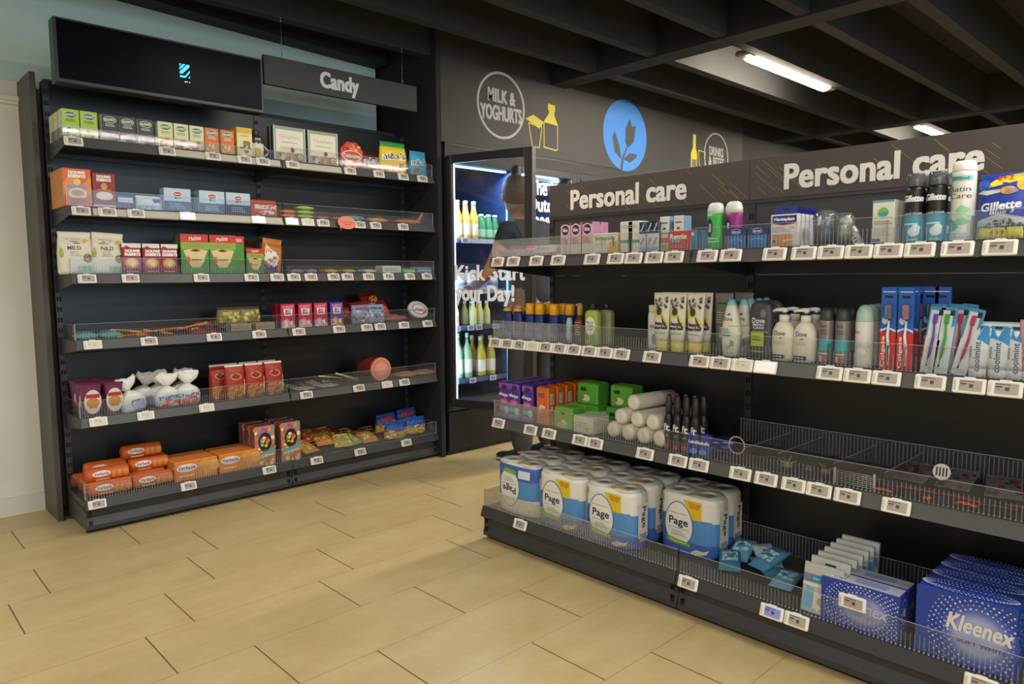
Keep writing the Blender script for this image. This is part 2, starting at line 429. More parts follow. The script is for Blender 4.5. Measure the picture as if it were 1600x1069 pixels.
def ceiling():
    b = MB(); b.box(-3.3, -3.1, 2.78, 9, 4.5, 2.95, M('#15181c', .8, 0, .15, 4)); struct(b.build('ceiling'))
    for i, x in enumerate((-2.65, .6, 3.80, 7.08)):
        b = MB(); b.box(x, -3, 2.49, x + .16, 4.19, 2.78, CEIL); o = struct(b.build('trim_%d' % (i + 2)))
    n = 6
    for k in range(-1, 14):
        y = 3.67 - .475 * k
        if y > 4: continue
        for (xa, xb) in ((-2.49, .6), (.76, 3.80), (3.96, 7.08), (7.24, 8.9)):
            b = MB()
            b.prismx([(y - .035, 2.5), (y + .035, 2.5), (y + .05, 2.78), (y - .05, 2.78)], xa, xb, CEIL)
            struct(b.build('trim_%d' % n)); n += 1
    b = MB(); b.prismx([(4.06, 2.60), (4.2, 2.60), (4.2, 2.78), (4.06, 2.78)], .76, 2.76, BLKW)
    # the strip drops slightly towards the fridge
    b.v = [(x, y, z - (.0 if x < 1 else .07) if z < 2.7 else z) for x, y, z in b.v]
    struct(b.build('trim_%d' % n))
ceiling()

def ceiling_lamp(x0, x1, y, label):
    r = empty('ceiling_lamp', ((x0 + x1) / 2, y, 2.5)); tag(r, label, 'ceiling lamp', 'ceiling batten lamps')
    L = (x1 - x0) / 2
    b = MB(); b.cbox(-L - .02, -.035, .030, L + .02, .035, .06, M('#8f8c88', .5), .006)
    for s in (-1, 1): b.cbox(s * L - .03 if s > 0 else -L - .08, -.05, -.004, L + .08 if s > 0 else -L + .03, .05, .03, M('#77706c', .5), .008)
    b.box(-L * .6, -.01, .045, -L * .6 + .02, .01, .30, M('#303030')); b.box(L * .6, -.01, .045, L * .6 + .02, .01, .30, M('#303030'))
    b.build('housing', r)
    b = MB(); ring = lambda x, s: [(x, .055 * s * math.cos(math.pi * i / 10), .034 - .056 * s * math.sin(math.pi * i / 10)) for i in range(11)]
    b.loft([ring(-L, .8), ring(-L + .03, 1), ring(L - .03, 1), ring(L, .8)], M('#ffefd2', .4, em=110))
    b.build('diffuser', r)
ceiling_lamp(4.27, 5.41, 2.33, 'lit white batten lamp between the ceiling ribs, nearer and larger one')
ceiling_lamp(7.40, 8.5, 2.33, 'lit white batten lamp farther back, partly behind the second ceiling beam')

# ============================================================ GONDOLA SHELVING
def slots(b, x0, x1, y, z0, z1, step=.05):
    z = z0
    while z < z1:
        b.box(x0, y - .0008, z, x1, y, z + .022, M('#050505', .9)); z += step
def shelf(par, u, zl, x0, x1, depth, ends, riser=.075, rib=.046, dividers=(), no_riser=False, whitefill=()):
    b = MB(); b.box(x0, .016, -.03, x1, depth, -.002, DK); b.box(x0, .012, -.04, x1, .018, -.002, DK)
    b.box(x0 + .01, depth - .02, -.05, x1 - .01, depth, -.03, DK)
    for s in (0, 1):
        xx = x0 + .001 if s == 0 else x1 - .004
        b.prismx([(.004, -.004), (.0, -.042), (.06, -.05), (depth, -.085), (depth, -.004)], xx, xx + .003, DK)
    sh = b.build('shelf', par, (0, 0, zl))
    b = MB(); b.prismx([(.010, .0), (-.003, -.041), (.001, -.041), (.014, -.0)], x0, x1, RAIL)
    b.prismx([(.010, .0), (.007, .003), (.018, .003), (.018, 0)], x0, x1, RAIL)
    b.build('price_rail', sh)
    if whitefill:
        b = MB()
        for a, c in whitefill: b.prismx([(.0065, -.004), (-.0035, -.036), (-.0025, -.036), (.0075, -.004)], a, c, M('#b9b1a0', .5))
        b.build('rail_insert', sh)
    if not no_riser:
        riserpart(sh, x0, x1, riser, rib, ends, dividers, depth)
    return sh
def riserpart(sh, x0, x1, riser, rib, ends, dividers, depth, back=False):
    y = .018
    b = MB(); b.box(x0 + .002, y, .001, x1 - .002, y + .0018, riser, ACR)
    b.box(x0 + .002, y - .0003, riser - .0012, x1 - .002, y + .0021, riser, EDGE)  # whiter strip paints a highlight along the top edge
    n = int((x1 - x0) / .0115)
    for i in range(n):
        x = x0 + .004 + (x1 - x0 - .008) * (i + .5) / n
        b.box(x - .0011, y - .0015, .002, x + .0011, y, rib, RIB)
        b.box(x - .0022, y - .0035, .0012, x + .0022, y, .0048, EDGE)
    for s in ends:
        x = x0 + .002 if s < 0 else x1 - .0035
        b.box(x, y, .001, x + .0016, depth * .72, riser * .93, ACR); b.box(x, y, riser * .93 - .001, x + .0016, depth * .72, riser * .93, EDGE)
        b.box(x - .0005, y - .001, .001, x + .002, y + .002, riser, EDGE)
    b.build('front_riser', sh)
    if dividers:
        for x in dividers:
            b = MB(); b.box(x, y + .002, .001, x + .0016, depth * .9, riser * .85, ACR); b.box(x - .0003, y + .002, riser * .85 - .0014, x + .0019, depth * .9, riser * .85, EDGE)
            b.build('divider', sh)

def base_deck(par, x0, x1, zt, yin, left_end, D, lip=.045):
    b = MB(); y = yin
    b.box(x0, y + .02, zt - .03, x1, D, zt - .003, DK)
    b.box(x0 + .004, y + .035, .0, x1 - .004, y + .05, .03, M('#0c0c0d', .7))
    o = b.build('base_deck', par)
    b = MB()       # kick plate: upper flat, recessed middle, lower ledge
    b.prismx([(y + .012, zt - lip), (y + .016, .105 if zt > .14 else .1), (y + .026, .07), (y + .012, .036), (y + .012, .018), (y + .04, .018), (y + .04, zt - lip)], x0, x1, DK)
    for xx in (x0 + .012, x0 + .020, x1 - .024, x1 - .016):
        b.box(xx, y + .0108, .078, xx + .004, y + .017, .10, M('#060606')); b.box(xx, y + .0108, .036, xx + .004, y + .017, .058, M('#060606'))
    b.build('kick_plate', o)
    b = MB(); b.prismx([(y + .010, zt), (y - .004, zt - lip + .004), (y, zt - lip), (y + .02, zt - lip), (y + .02, zt)], x0, x1, DK)
    b.build('price_rail', o)
    if left_end:
        b = MB(); b.box(x0 - .002, y + .02, .02, x0 + .003, D, zt - .004, M('#45443f', .4)); b.box(x0 - .006, y + .03, zt - .05, x0, D, zt - .035, DK)
        b.build('end_panel', o)
    return o

def bay(unit, x, label, levels, ztop, D, zb, yin, first, last, divs={}, wf={}):
    loc, rz = ((x, YL, 0), 0) if unit == 'L' else ((XR, x, 0), -math.pi / 2)
    r = empty('shelving_bay', loc, rz); tag(r, label, 'shelving unit', 'black shelving bays of the %s gondola' % ('candy' if unit == 'L' else 'personal care'))
    b = MB()
    zz = zb - .02; k = 0
    hs = [zz, .45, .80, 1.15, 1.50, ztop] if ztop > 1.6 else [zz, .45, .80, 1.15, ztop]
    for a, c in zip(hs, hs[1:]): b.box(.0275, D, a + .0015, .9735 if last else .9985, D + .02, c - .0015, M('#3d3c3b', .5, 0, .1, 9) if (unit == 'R' and c == ztop) else BK)  # right unit's top segment coloured lighter, the light on it painted in
    b.build('back_panel', r)
    for xx, on in ((0, True), (1, last)):
        if not on: continue
        b = MB(); w = .026
        xa = 0.0 if xx == 0 else 1 - w
        b.box(xa, D - .004, .0, xa + w, D + .05, ztop, DK)
        slots(b, xa + .004, xa + .011, D - .004, .2, ztop - .02); slots(b, xa + .015, xa + .022, D - .004, .2, ztop - .02)
        b.build('post', r)
    ends = [-1] if first else []
    if last: ends = ends + [1]
    for u, z in levels:
        shelf(r, u, z, .002, .998, D, ends, dividers=divs.get(u, ()), whitefill=wf.get(u, ()), riser=.046 if (u == 'L1' and unit == 'L' and not last) else .075, rib=.044)
        if u == 'L1' and not last:
            pass
    o = base_deck(r, .002, .998, zb, yin, first, D)
    h = empty('riser_mount', (0, yin, zb)); h.parent = o
    b = MB()
    bpy.data.objects.remove(h)
    # riser of the base deck
    class Q: pass
    sh = o
    b = MB(); n = 86; y = yin + .018; rs, rb = .075, .046
    b.box(.004, y, zb + .001, .996, y + .0018, zb + rs, ACR); b.box(.004, y - .0003, zb + rs - .0012, .996, y + .0021, zb + rs, EDGE)
    for i in range(n):
        xx = .006 + .988 * (i + .5) / n
        b.box(xx - .0011, y - .0015, zb + .002, xx + .0011, y, zb + rb, RIB); b.box(xx - .0022, y - .0035, zb + .0012, xx + .0022, y, zb + .0048, EDGE)
    for s in ends:
        xx = .004 if s < 0 else .9935
        b.box(xx, y, zb + .001, xx + .0016, D * .8, zb + rs * .93, ACR); b.box(xx, y, zb + rs * .93 - .001, xx + .0016, D * .8, zb + rs * .93, EDGE)
        b.box(xx - .0005, y - .001, zb + .001, xx + .002, y + .002, zb + rs, EDGE)
    b.build('front_riser', o)
    return r
LV = [(k, ZS[k]) for k in ('L1', 'L2', 'L3', 'L4', 'L5')]
DL = .325
bay('L', XL0, 'black shelving bay under the dark screen, stocked with tea, coffee and biscuits', LV, 2.05, DL, ZS['L6'], 0, True, False, wf={'L1': ((.42, .99),), 'L2': ((.1, .99),)})
bay('L', XL0 + 1, 'black shelving bay under the Candy sign, beside the fridge', LV, 2.05, DL, ZS['L6'], 0, False, True, wf={'L1': ((.02, .35),)})
RV = [(k, ZS[k]) for k in ('R1', 'R2', 'R3')]
DR = .383
dv = {'R3': (.12, .3, .42, .63, .8)}
bay('R', YR0, 'far bay of the personal care shelving, holding toilet paper on its base', RV, 1.42, DR, ZS['R4'], -.065, True, False, divs={'R1': (.12, .27, .42, .6, .8)})
bay('R', YR0 - 1, 'near bay of the personal care shelving, holding blue tissue boxes on its base', RV, 1.42, DR, ZS['R4'], -.065, False, False, divs={'R3': (.2, .31, .48, .62), 'R1': (.2, .4, .6, .8), 'R2': (.18, .45, .72)})
bay('R', YR0 - 2, 'nearest bay of the personal care shelving, cut by the right picture edge', RV, 1.42, DR, ZS['R4'], -.065, False, True)

# end panel standing beside the candy shelving (left)
b = MB(); b.cbox(.735, 3.92, 0, .760, 4.19, 2.09, M('#4a4642', .5), .002)
tag(b.build('end_panel'), 'tall dark grey end panel at the left end of the candy shelving', 'panel')
b = MB(); b.box(2.79, 3.585, 0, 2.822, 4.41, 2.78, M('#1c1c1e', .8)); 
tag(b.build('partition_panel'), 'floor to ceiling black partition between candy shelving and fridge', 'panel')
b = MB(); b.box(.8, 3.98, 2.06, .86, 4.05, 2.075, DK); b.box(.80, 3.96, 2.055, 2.74, 4.0, 2.075, DK)
tag(b.build('mounting_rail'), 'dark steel rail along the top of the candy shelving back', 'rail')

# base riser helper panels (inner ribbed back strip on the right base and third shelf)
for k, (zz, nm) in enumerate(((ZS['R4'], 'bottom'), (ZS['R3'], 'third'))):
    b = MB()
    for i in range(85): 
        x = .0075 + i * .0116; b.box(x - .0011, -.0015, .002, x + .0011, 0, .08, RIB)
    b.box(.002, 0, .001, .996, .0018, .085, ACR); b.box(.002, -.0004, .084, .996, .0022, .0855, EDGE)
    o = b.build('rear_guard', None, (XR + .345, YR0 - 1.0, zz), (0, 0, -math.pi / 2))
    tag(o, 'clear ribbed plastic guard along the back of the %s, near bay' % ('base deck' if k == 0 else 'hair accessory shelf'), 'shelf guard')

# ============================================================ SIGNS
HW = '#d9d3c9'
def care_sign(y0, name_lab):
    r = empty('header_sign', (XR + .383, y0, 1.42), -math.pi / 2); tag(r, name_lab, 'sign')
    b = MB(); b.cbox(0.001, -.004, 0, .999, .03, .147, M('#4b403b', .55), .001)
    rr = random.Random(int(y0 * 10) + 3); b.e = 0; b.S = lambda x, z, e: (x, -.0042 - e, z)
    for i in range(26):
        b.e = 0; x = rr.uniform(.01, .93); z = rr.uniform(.03, .14); L = rr.uniform(.02, .09)
        z1 = z - L * .9
        if z1 < .004: L = (z - .004) / .9; z1 = .004
        t = .0013; b.poly([(x, z), (x + L, z1), (x + L + t, z1 + t), (x + t, z + t)], M('#8f7440', .6))
    b.build('sign_board', r)
    b = MB(); b.S = lambda x, z, e: (x, -.0056 - e, z)
    b.text('Personal care', .435, .070, .60, .085, M('#e4dcd2', .6), bold=.055)
    b.build('lettering', r)
    b = MB(); b.box(0, -.006, -.012, 1, .02, -.001, DK); b.build('lower_channel', r)
care_sign(YR0, 'brown Personal care header sign on the far bay of the right shelving')
care_sign(YR0 - 1, 'brown Personal care header sign behind the shaving foam cans, near bay')
b = MB(); b.cbox(.001, -.004, 0, .999, .03, .147, M('#51453f', .55), .001)
tag(b.build('header_sign', None, (XR + .383, YR0 - 2, 1.42), (0, 0, -math.pi / 2)), 'blank brown header panel at the right picture edge', 'sign')

def screen():
    r = empty('display_screen', (.775, 3.6, 1.99)); tag(r, 'wide dark display screen showing a small cyan logo above the shelving', 'screen')
    b = MB(); b.cbox(0, .004, 0, .92, .085, .27, M('#2a2b2c', .4), .003); b.box(.12, .02, -.002, .19, .06, .001, M('#101010')); b.box(.10, .085, .088, .14, .44, .10, DK); b.box(.78, .085, .088, .82, .44, .10, DK); b.build('housing', r)
    b = MB(); b.box(.012, .002, .016, .908, .005, .262, matte(M('#08070f', .3)))
    b.build('glass_panel', r)
    b = MB(); b.S = lambda x, z, e: (x, .0015 - e, z); c = M('#35c2ff', .4, em=1.1)
    x, z, w, h = .508, .108, .046, .062
    def q(*p): b.poly([(x + w * a, z + h * d) for a, d in p], c)
    q((0, 1), (.22, 1), (0, .82)); q((.35, 1), (.62, 1), (0, .52), (0, .72)); q((.74, 1), (1, 1), (1, .84), (.26, .27), (0, .27), (0, .4))
    q((0, 0), (0, .14), (.52, .14), (1, .6), (1, .42), (.55, 0)); q((.84, 0), (1, .2), (1, 0))
    b.rect(.528, .088, .543, .0915, M('#c8d8ff', .4, em=.8)); b.rect(.549, .0875, .5535, .092, M('#c8d8ff', .4, em=.8))
    b.build('logo', r)
screen()
def candy():
    r = empty('hanging_sign', (1.70, 3.6, 2.14)); tag(r, 'hanging black Candy sign on two thin chains', 'sign')
    b = MB(); b.cbox(0, 0, 0, .955, .025, .146, M('#2b2b2d', .6), .001); b.build('sign_board', r)
    b = MB(); b.S = lambda x, z, e: (x, -e, z); b.text('Candy', .435, .066, .235, .108, M('#bfc1c4', .6), bold=.055); b.build('lettering', r)
    for cx in (.105, .86):
        b = MB(); b.tube([(cx, .012, .146), (cx, .012, .36)], .0011, M('#8a8a8a', .4, .8), 6)
        for zz in (.155, .165, .33, .345):
            b.lathe([(.001, zz), (.004, zz + .003), (.004, zz + .006), (.001, zz + .009)], M('#9a9a9a', .4, .7), cx, .012, 8)
        b.build('chain', r)
candy()
def fascia():
    r = empty('fascia_board', (2.822, 3.583, 1.985)); tag(r, 'long dark fascia above the fridges with milk, tulip and drinks graphics', 'sign board')
    L = 6.493 - 2.822
    b = MB(); b.box(0, 0, 0, L, .04, .79, M('#2b2b2c', .6)); b.build('board', r)
    b = MB(); o = 2.822; zo = 1.985; b.S = lambda x, z, e: (x - o, -e, z - zo)
    g = M('#a9abb0', .6); ye = M('#c9bb35', .6)
    b.ring(3.332, 2.277, .200, .216, g, 60)
    b.text('MILK &', 3.335, 2.335, .245, .085, g, bold=.055, ang=-1); b.text('YOGHURTS', 3.332, 2.225, .37, .095, g, bold=.055, ang=1)
    b.build('milk_lettering', r)
    b = MB(); b.S = lambda x, z, e: (x - o, -e, z - zo)
    def line(pts, t=.008, close=True):
        n = len(pts)
        for i in range(n if close else n - 1):
            a = Vector(pts[i]); c = Vector(pts[(i + 1) % n]); d = (c - a).normalized() * t / 2; q = Vector((-d.y, d.x))
            b.poly([tuple(a - d - q), tuple(c + d - q), tuple(c + d + q), tuple(a - d + q)], ye)
    b.poly([(3.555, 2.225), (3.69, 2.175), (3.735, 2.225), (3.63, 2.262)], ye)
    line([(3.585, 2.2), (3.715, 2.19), (3.69, 2.045), (3.62, 2.045)])
    line([(3.735, 2.055), (3.86, 2.045), (3.875, 2.055), (3.875, 2.22), (3.835, 2.29), (3.785, 2.29), (3.735, 2.225)])
    b.poly([(3.735, 2.225), (3.875, 2.22), (3.84, 2.29), (3.785, 2.29)], ye); b.poly([(3.775, 2.315), (3.85, 2.31), (3.85, 2.355), (3.775, 2.36)], ye); b.rect(3.785, 2.285, 3.84, 2.318, ye)
    b.build('yoghurt_icon', r)
    b = MB(); b.S = lambda x, z, e: (x - o, -e, z - zo); bl = M('#2f74c4', .6); dk = M('#35373b', .6)
    b.ell(4.665, 2.25, .278, .275, bl, 60)
    b.poly([(4.66, 2.2), (4.665, 2.31), (4.72, 2.39), (4.745, 2.33), (4.80, 2.345), (4.775, 2.22), (4.72, 2.17), (4.69, 2.165)], dk)
    b.poly([(4.60, 1.985), (4.615, 2.06), (4.68, 2.17), (4.695, 2.165), (4.64, 2.06), (4.63, 1.98)], dk)
    b.poly([(4.615, 2.06), (4.53, 2.11), (4.50, 2.22), (4.53, 2.27), (4.585, 2.17)], dk)
    b.poly([(4.64, 2.065), (4.72, 2.045), (4.80, 2.09), (4.82, 2.12), (4.72, 2.12)], dk)
    b.build('tulip_logo', r)
    b = MB(); b.S = lambda x, z, e: (x - o, -e, z - zo)
    b.poly([(5.60, 1.99), (5.70, 1.99), (5.70, 2.22), (5.675, 2.27), (5.675, 2.385), (5.63, 2.385), (5.63, 2.27), (5.60, 2.22)], ye)
    b.rect(5.615, 2.07, 5.69, 2.17, M('#35373b'))
    line([(5.72, 2.255), (5.83, 2.25), (5.825, 2.13), (5.78, 2.09), (5.735, 2.13)]); line([(5.78, 2.09), (5.78, 1.99)], close=False)
    b.ring(6.02, 2.235, .195, .21, g, 50); b.text('DRINKS', 6.02, 2.275, .24, .08, g, bold=.055); b.text('& BITES', 6.02, 2.185, .26, .08, g, bold=.055)
    b.build('drinks_icon', r)
fascia()

# ============================================================ FRIDGES
LED = M('#6fb6ff', .4, em=9); LEDW = M('#a8d0ff', .4, em=6)
FR = M('#1b1b1d', .45)
def fridge(x0, x1, label, door_open, txt=None, shelfzs=(1.40, 1.07, .83, .48)):
    w = x1 - x0; r = empty('drinks_fridge', (x0, 3.585, 0)); tag(r, label, 'fridge')
    dark = M('#16181d', .6)
    b = MB(); D = .78
    b.box(0, .02, 0, w, D, .29, FR); b.box(0, .0, .03, w, .02, .28, M('#121214', .5))
    b.box(0, 0, 1.885, w, D, 1.975, M('#232221', .6)); b.box(0, -.002, 1.972, w, .02, 1.983, M('#050505'))
    b.box(0, .0, .29, .035, D, 1.885, FR); b.box(w - .035, 0, .29, w, D, 1.885, FR)
    b.box(.035, D - .03, .29, w - .035, D, 1.885, M('#26426e', .5)); b.box(.035, 0, .29, w - .035, D, .345, M('#3a3f48', .4))
    b.box(.035, .0, 1.862, w - .035, D, 1.885, dark)
    for s in (0, 1): 
        xx = .035 if s == 0 else w - .037
        b.box(xx, .02, .345, xx + .002, D, 1.862, M('#1c3560', .5))
    b.build('cabinet', r)
    b = MB()
    b.box(.070, .005, .36, .080, .017, 1.86, LEDW); b.build('led_strip', r)
    b = MB(); b.box(.05, .02, 1.846, w - .06, .035, 1.856, LED); b.build('led_strip', r)
    b = MB(); b.box(w - .047, .03, .38, w - .040, .04, 1.80, M('#6fb6ff', .4, em=3)); b.build('led_strip', r)
    l = bpy.data.lights.new('fridge_light', 'AREA'); l.shape = 'RECTANGLE'; l.size = w - .15; l.size_y = .05; l.energy = 9; l.color = (.55, .76, 1)
    lo = bpy.data.objects.new('fridge_light', l); COL.objects.link(lo); lo.location = (x0 + w / 2, 3.585 + .05, 1.84); lo.rotation_euler = (-.35, 0, 0)
    l2 = bpy.data.lights.new('fridge_light', 'AREA'); l2.shape = 'RECTANGLE'; l2.size = .03; l2.size_y = 1.4; l2.energy = 9; l2.color = (.55, .76, 1)
    lo = bpy.data.objects.new('fridge_light', l2); COL.objects.link(lo); lo.location = (x0 + .055, 3.60, 1.1); lo.rotation_euler = (Vector((.6, .55, 0)).to_track_quat('-Z', 'Y').to_euler())
    for z in shelfzs:
        b = MB(); b.box(.04, .05, z - .012, w - .04, D - .04, z - .004, M('#30343c', .4, .3)); b.prismx([(.05, z), (.04, z - .03), (.045, z - .03), (.055, z)], .04, w - .04, M('#2c3f6b', .4))
        b.build('shelf', r)
    dw = .60 if door_open else w
    h = empty('door', (0.028, -.004, 0) if door_open else (0, -.004, 0), -math.atan2(.60, .18) if door_open else 0); h.parent = r
    b = MB(); z0, z1 = .325, 1.90; f = .04; t = .03
    b.cbox(0, -t, z0, .035, 0, z1, FR, .003); b.cbox(dw - .05, -t, z0, dw, 0, z1, M('#2b2825', .45) if door_open else FR, .003)
    b.cbox(.035, -t, z0, dw - .05, 0, z0 + .05, FR, .003); b.cbox(.035, -t, z1 - .05, dw - .05, 0, z1, FR, .003)
    if door_open: b.cbox(dw - .004, -t - .012, z0, dw + .01, .006, z1, M('#2a2623', .4), .003)
    b.build('door_frame', h)
    b = MB(); b.box(.03, -t + .01, z0 + .05, dw - .05, -t + .018, z1 - .05, GLASS); b.build('door_glass', h)
    if txt:
        b = MB(); b.S = lambda x, z, e: (x, -t + .008 - e, z)
        for tx, cx, cz, ww, hh in txt: b.text(tx, cx, cz, ww, hh, M('#f6f7fa', .5), bold=.05)
        b.build('lettering', h)
    return r
fridge(2.85, 3.45, 'open fridge at the left of the row, Kick-Start your Day on its door', True,
       [('Kick-Start', .300, 1.175, .50, .095), ('your Day!', .262, 1.035, .42, .125)])
fridge(3.45, 4.05, 'closed fridge with The best Dutch cheeses written on its glass door', False,
       [('The best', .318, 1.765, .40, .10), ('Dutch', .255, 1.65, .28, .10), ('cheeses', .285, 1.545, .36, .10)])
fridge(4.05, 4.65, 'closed fridge just right of the cheese fridge, mostly hidden by the shelving', False)
for i, x in enumerate((4.65, 5.25, 5.85)):
    pass
b = MB(); b.box(0, 0, 0, 1.84, .78, 1.985, FR); b.box(0, -.012, .32, 1.84, 0, 1.9, M('#15161a', .2)); 
tag(b.build('drinks_fridge', None, (4.65, 3.585, 0)), 'dark cabinet continuing the fridge row behind the personal care sign', 'fridge')
# fridge stock
def fbottle(name, h, r, col, cap, band=None, neck=.45):
    o = can(name, r, [(.95, 0), (1, .01), (1, h * .5), (.9, h * .6), (neck, h * .78), (neck * .9, h * .9)], col, bands=[(h * .12, col), (h * .42, band or col), (9, col)], n=14)
    b = MB(); b.lathe([(r * neck, h * .9), (r * neck, h), (r * neck * .8, h + .002)], cap, 0, r, 12); b.build('cap', o)
    return o
kinds = [('yoghurt_bottle', .25, .032, '#e6bc58', '#e8e8e8', '#f3e6c8', .5, 1.40, 'tall yellow and white yoghurt drink bottle', 'top fridge shelf', [2.96, 3.03, 3.10, 3.17]),
         ('green_bottle', .17, .03, '#3f8f5a', '#dfe8df', '#a9d8b0', .6, 1.40, 'short green smoothie bottle', 'top fridge shelf', [3.235, 3.30, 3.36]),
         ('yoghurt_pot', .11, .042, '#dfe6f2', '#c7d2ea', '#7f9bd8', .9, 1.07, 'white yoghurt pot with blue lid', 'second fridge shelf', [2.94, 3.04, 3.14, 3.24, 3.34]),
         ('milk_drink_bottle', .17, .028, '#d8dcf0', '#2f6fd0', '#e58aa0', .6, .83, 'small pink and white milk bottle', 'third fridge shelf', [2.93, 2.995]),
         ('juice_bottle', .16, .025, '#e6dd8a', '#e8f0f0', '#cfd8a0', .5, .83, 'small pale yellow juice bottle with white cap', 'third fridge shelf', [3.15, 3.21, 3.27]),
         ('glass_bottle', .30, .034, '#8fae86', '#9fd0c0', '#dfe9d8', .33, .48, 'tall pale green glass bottle with white label', 'bottom fridge shelf', [2.94, 3.02, 3.10]),
         ('lemonade_bottle', .27, .036, '#c2b240', '#d8dcc0', '#efe6d8', .4, .48, 'tall yellow lemonade bottle with orange and white label', 'bottom fridge shelf', [3.22, 3.31])]
for nm, h, rr, c, cp, bd, nk, z, lab, wh, xs in kinds:
    pr = fbottle(nm, h, rr, c, cp, bd, nk)
    for i, x in enumerate(xs):
        for q in range(2):
            o = pr if (i == 0 and q == 0) else copy_tree(pr)
            o.location = (x, 3.66 + q * .09, z - .004); tag(o, '%s, %s from left, %s%s' % (lab, ORD[i], wh, ' behind' if q else ''), 'pot' if 'pot' in nm else 'bottle', lab.split(' with ')[0] + ' group')
def fcard(x, z, n, wh):
    b = MB(); b.cbox(-.028, 0, -.034, .028, .004, 0, M('#cfe2f8', .4), .001); b.S = lambda x, z, e: (x, -e, z)
    b.rect(-.022, -.028, .018, -.006, '#7f8fb0'); o = b.build('price_tag', None, (x, 3.612, z + .002))
    tag(o, 'small pale price tag on the %s fridge shelf, %s from left' % (wh, n), 'price tag', 'price tags inside the open fridge')
for z, wh, xs in ((1.40, 'top', (2.93, 3.03)), (1.07, 'second', (3.0, 3.18)), (.83, 'third', (2.95, 3.07, 3.14, 3.29)), (.48, 'bottom', (2.93, 3.08, 3.26))):
    for i, x in enumerate(xs): fcard(x, z, ORD[i], wh)
# ============================================================ PRICE TAGS
def mk_tag(face, nm='price_tag'):
    b = MB(); b.cbox(-.037, -.009, -.021, .037, 0, .019, M('#e9e5da', .35), .0025)
    b.box(-.012, -.008, .019, .012, -.002, .0215, M('#e9e5da', .35)); o = b.build(nm)
    b = MB(); b.S = lambda x, z, e: (x, -.0091 - e, z)
    if face == 'blank':
        b.rect(-.034, -.018, .034, .016, M('#ffffff', .25))  # all-white screen paints in the glare reflected by the tag
    else:
        c, k = ('#a79c93', '#4a4442') if face == 'grey' else (('#8a90d8', '#3a3d80') if face == 'blue' else ('#d5cfbd', '#b9b29f'))
        b.rect(-.021, -.015, .029, .013, c); b.rect(-.019, .0085, .012, .0105, k); b.rect(-.019, .001, -.005, .005, k); b.rect(-.019, -.003, -.009, -.002, k)
        b.rect(.001, -.006, .010, .003, k)
        for i in range(6): b.rect(-.033, -.013 + i * .0042, -.028, -.0115 + i * .0042, '#8b8579')
    b.build('screen', o)
    return o
TAGP = {k: mk_tag(k) for k in ('grey', 'blank', 'blue', 'pale')}
def tags():
    SH = {'1': 'top shelf', '2': 'second shelf', '3': 'third shelf', '4': 'fourth shelf', '5': 'fifth shelf', '6': 'base deck'}
    T = {'L1': [0.827, 1.212, 1.426, 1.583, 1.68, 1.842, 2.19, 2.38, 2.551, 2.692],
         'L2': [0.84, 0.944, 1.063, 1.291, 1.644, 1.828, 1.92, 2.012, 2.243, 2.35, 2.543],
         'L3': [0.847, 1.024, 1.343, 1.595, 1.733, 1.828, 1.928, 2.066, 2.154, 2.293, 2.43, 2.583, 2.713],
         'L4': [0.854, 1.089, 1.392, 1.624, 1.846, 2.091, 2.272, 2.364, 2.533, 2.711],
         'L5': [0.858, 1.057, 1.339, 1.878, 2.209, 2.403, 2.528], 'L6': [0.833, 1.235, 1.65, 1.927, 2.206, 2.533],
         'R1': [2.273, 2.178, 2.044, 1.925, 1.753, 1.642, 1.562, 1.475, 1.394, 1.267, 1.183, 1.038, 0.948, 0.870, 0.793, 0.716, 0.639, 0.552, 0.461, 0.36],
         'R2': [2.294, 2.219, 2.144, 2.069, 1.994, 1.919, 1.844, 1.765, 1.69, 1.613, 1.479, 1.29, 1.213, 1.136, 1.058, 0.862, 0.785, 0.708, 0.600, 0.511, 0.434],
         'R3': [2.278, 2.082, 1.976, 1.812, 1.735, 1.505, 1.368, 1.286, 1.134, 1.047, 0.959, 0.882, 0.800, 0.67],
         'R4': [2.08, 1.279, 0.985, 0.908, 0.437]}
    first_g = True
    for u, xs in T.items():
        for i, a in enumerate(xs):
            f = 'grey'
            if u == 'L2' and i in (3, 4, 5) or u == 'R2' and i == 14: f = 'blank'  # tags whose screens carry painted glare
            if u in ('L2',) and i == 6 or (u == 'L4' and i == 0) or (u == 'L5' and i in (0, 1, 2, 5)) or (u == 'R2' and i in (3, 13)): f = 'pale'
            if u == 'R4' and i == 2: f = 'blue'
            p = TAGP[f]; near = ''
            c = sorted((abs(q[1] - a), q[2]) for q in NEAR if q[0] == u)
            if c and c[0][0] < .09: near = ' below ' + c[0][1]
            adj = {'grey': 'white price tag', 'blank': 'price tag with painted glare', 'blue': 'price tag with bluish screen', 'pale': 'white price tag with pale screen'}[f]
            side = 'left gondola' if u[0] == 'L' else 'right gondola'
            sh = SH[u[1]] if u != 'R4' else 'base deck'
            lab = '%s%s, %s from left, %s %s' % (adj, near, ORD[i], side, sh)
            if len(lab.split()) > 16: lab = '%s, %s from left, %s %s' % (adj, ORD[i], side, sh)
            ins = 0.002 if u != 'R4' else -.0635
            put(p, u, a, lab, ins, -.020, (-.3, 0, 0), 'price tags on the ' + side, 'price tag')
    put(TAGP['grey'], 'R4', .755, 'white price tag standing up in front of the flat blue tissue box', -.054, .085, (-.05, 0, 0), 'price tags on the right gondola', 'price tag')

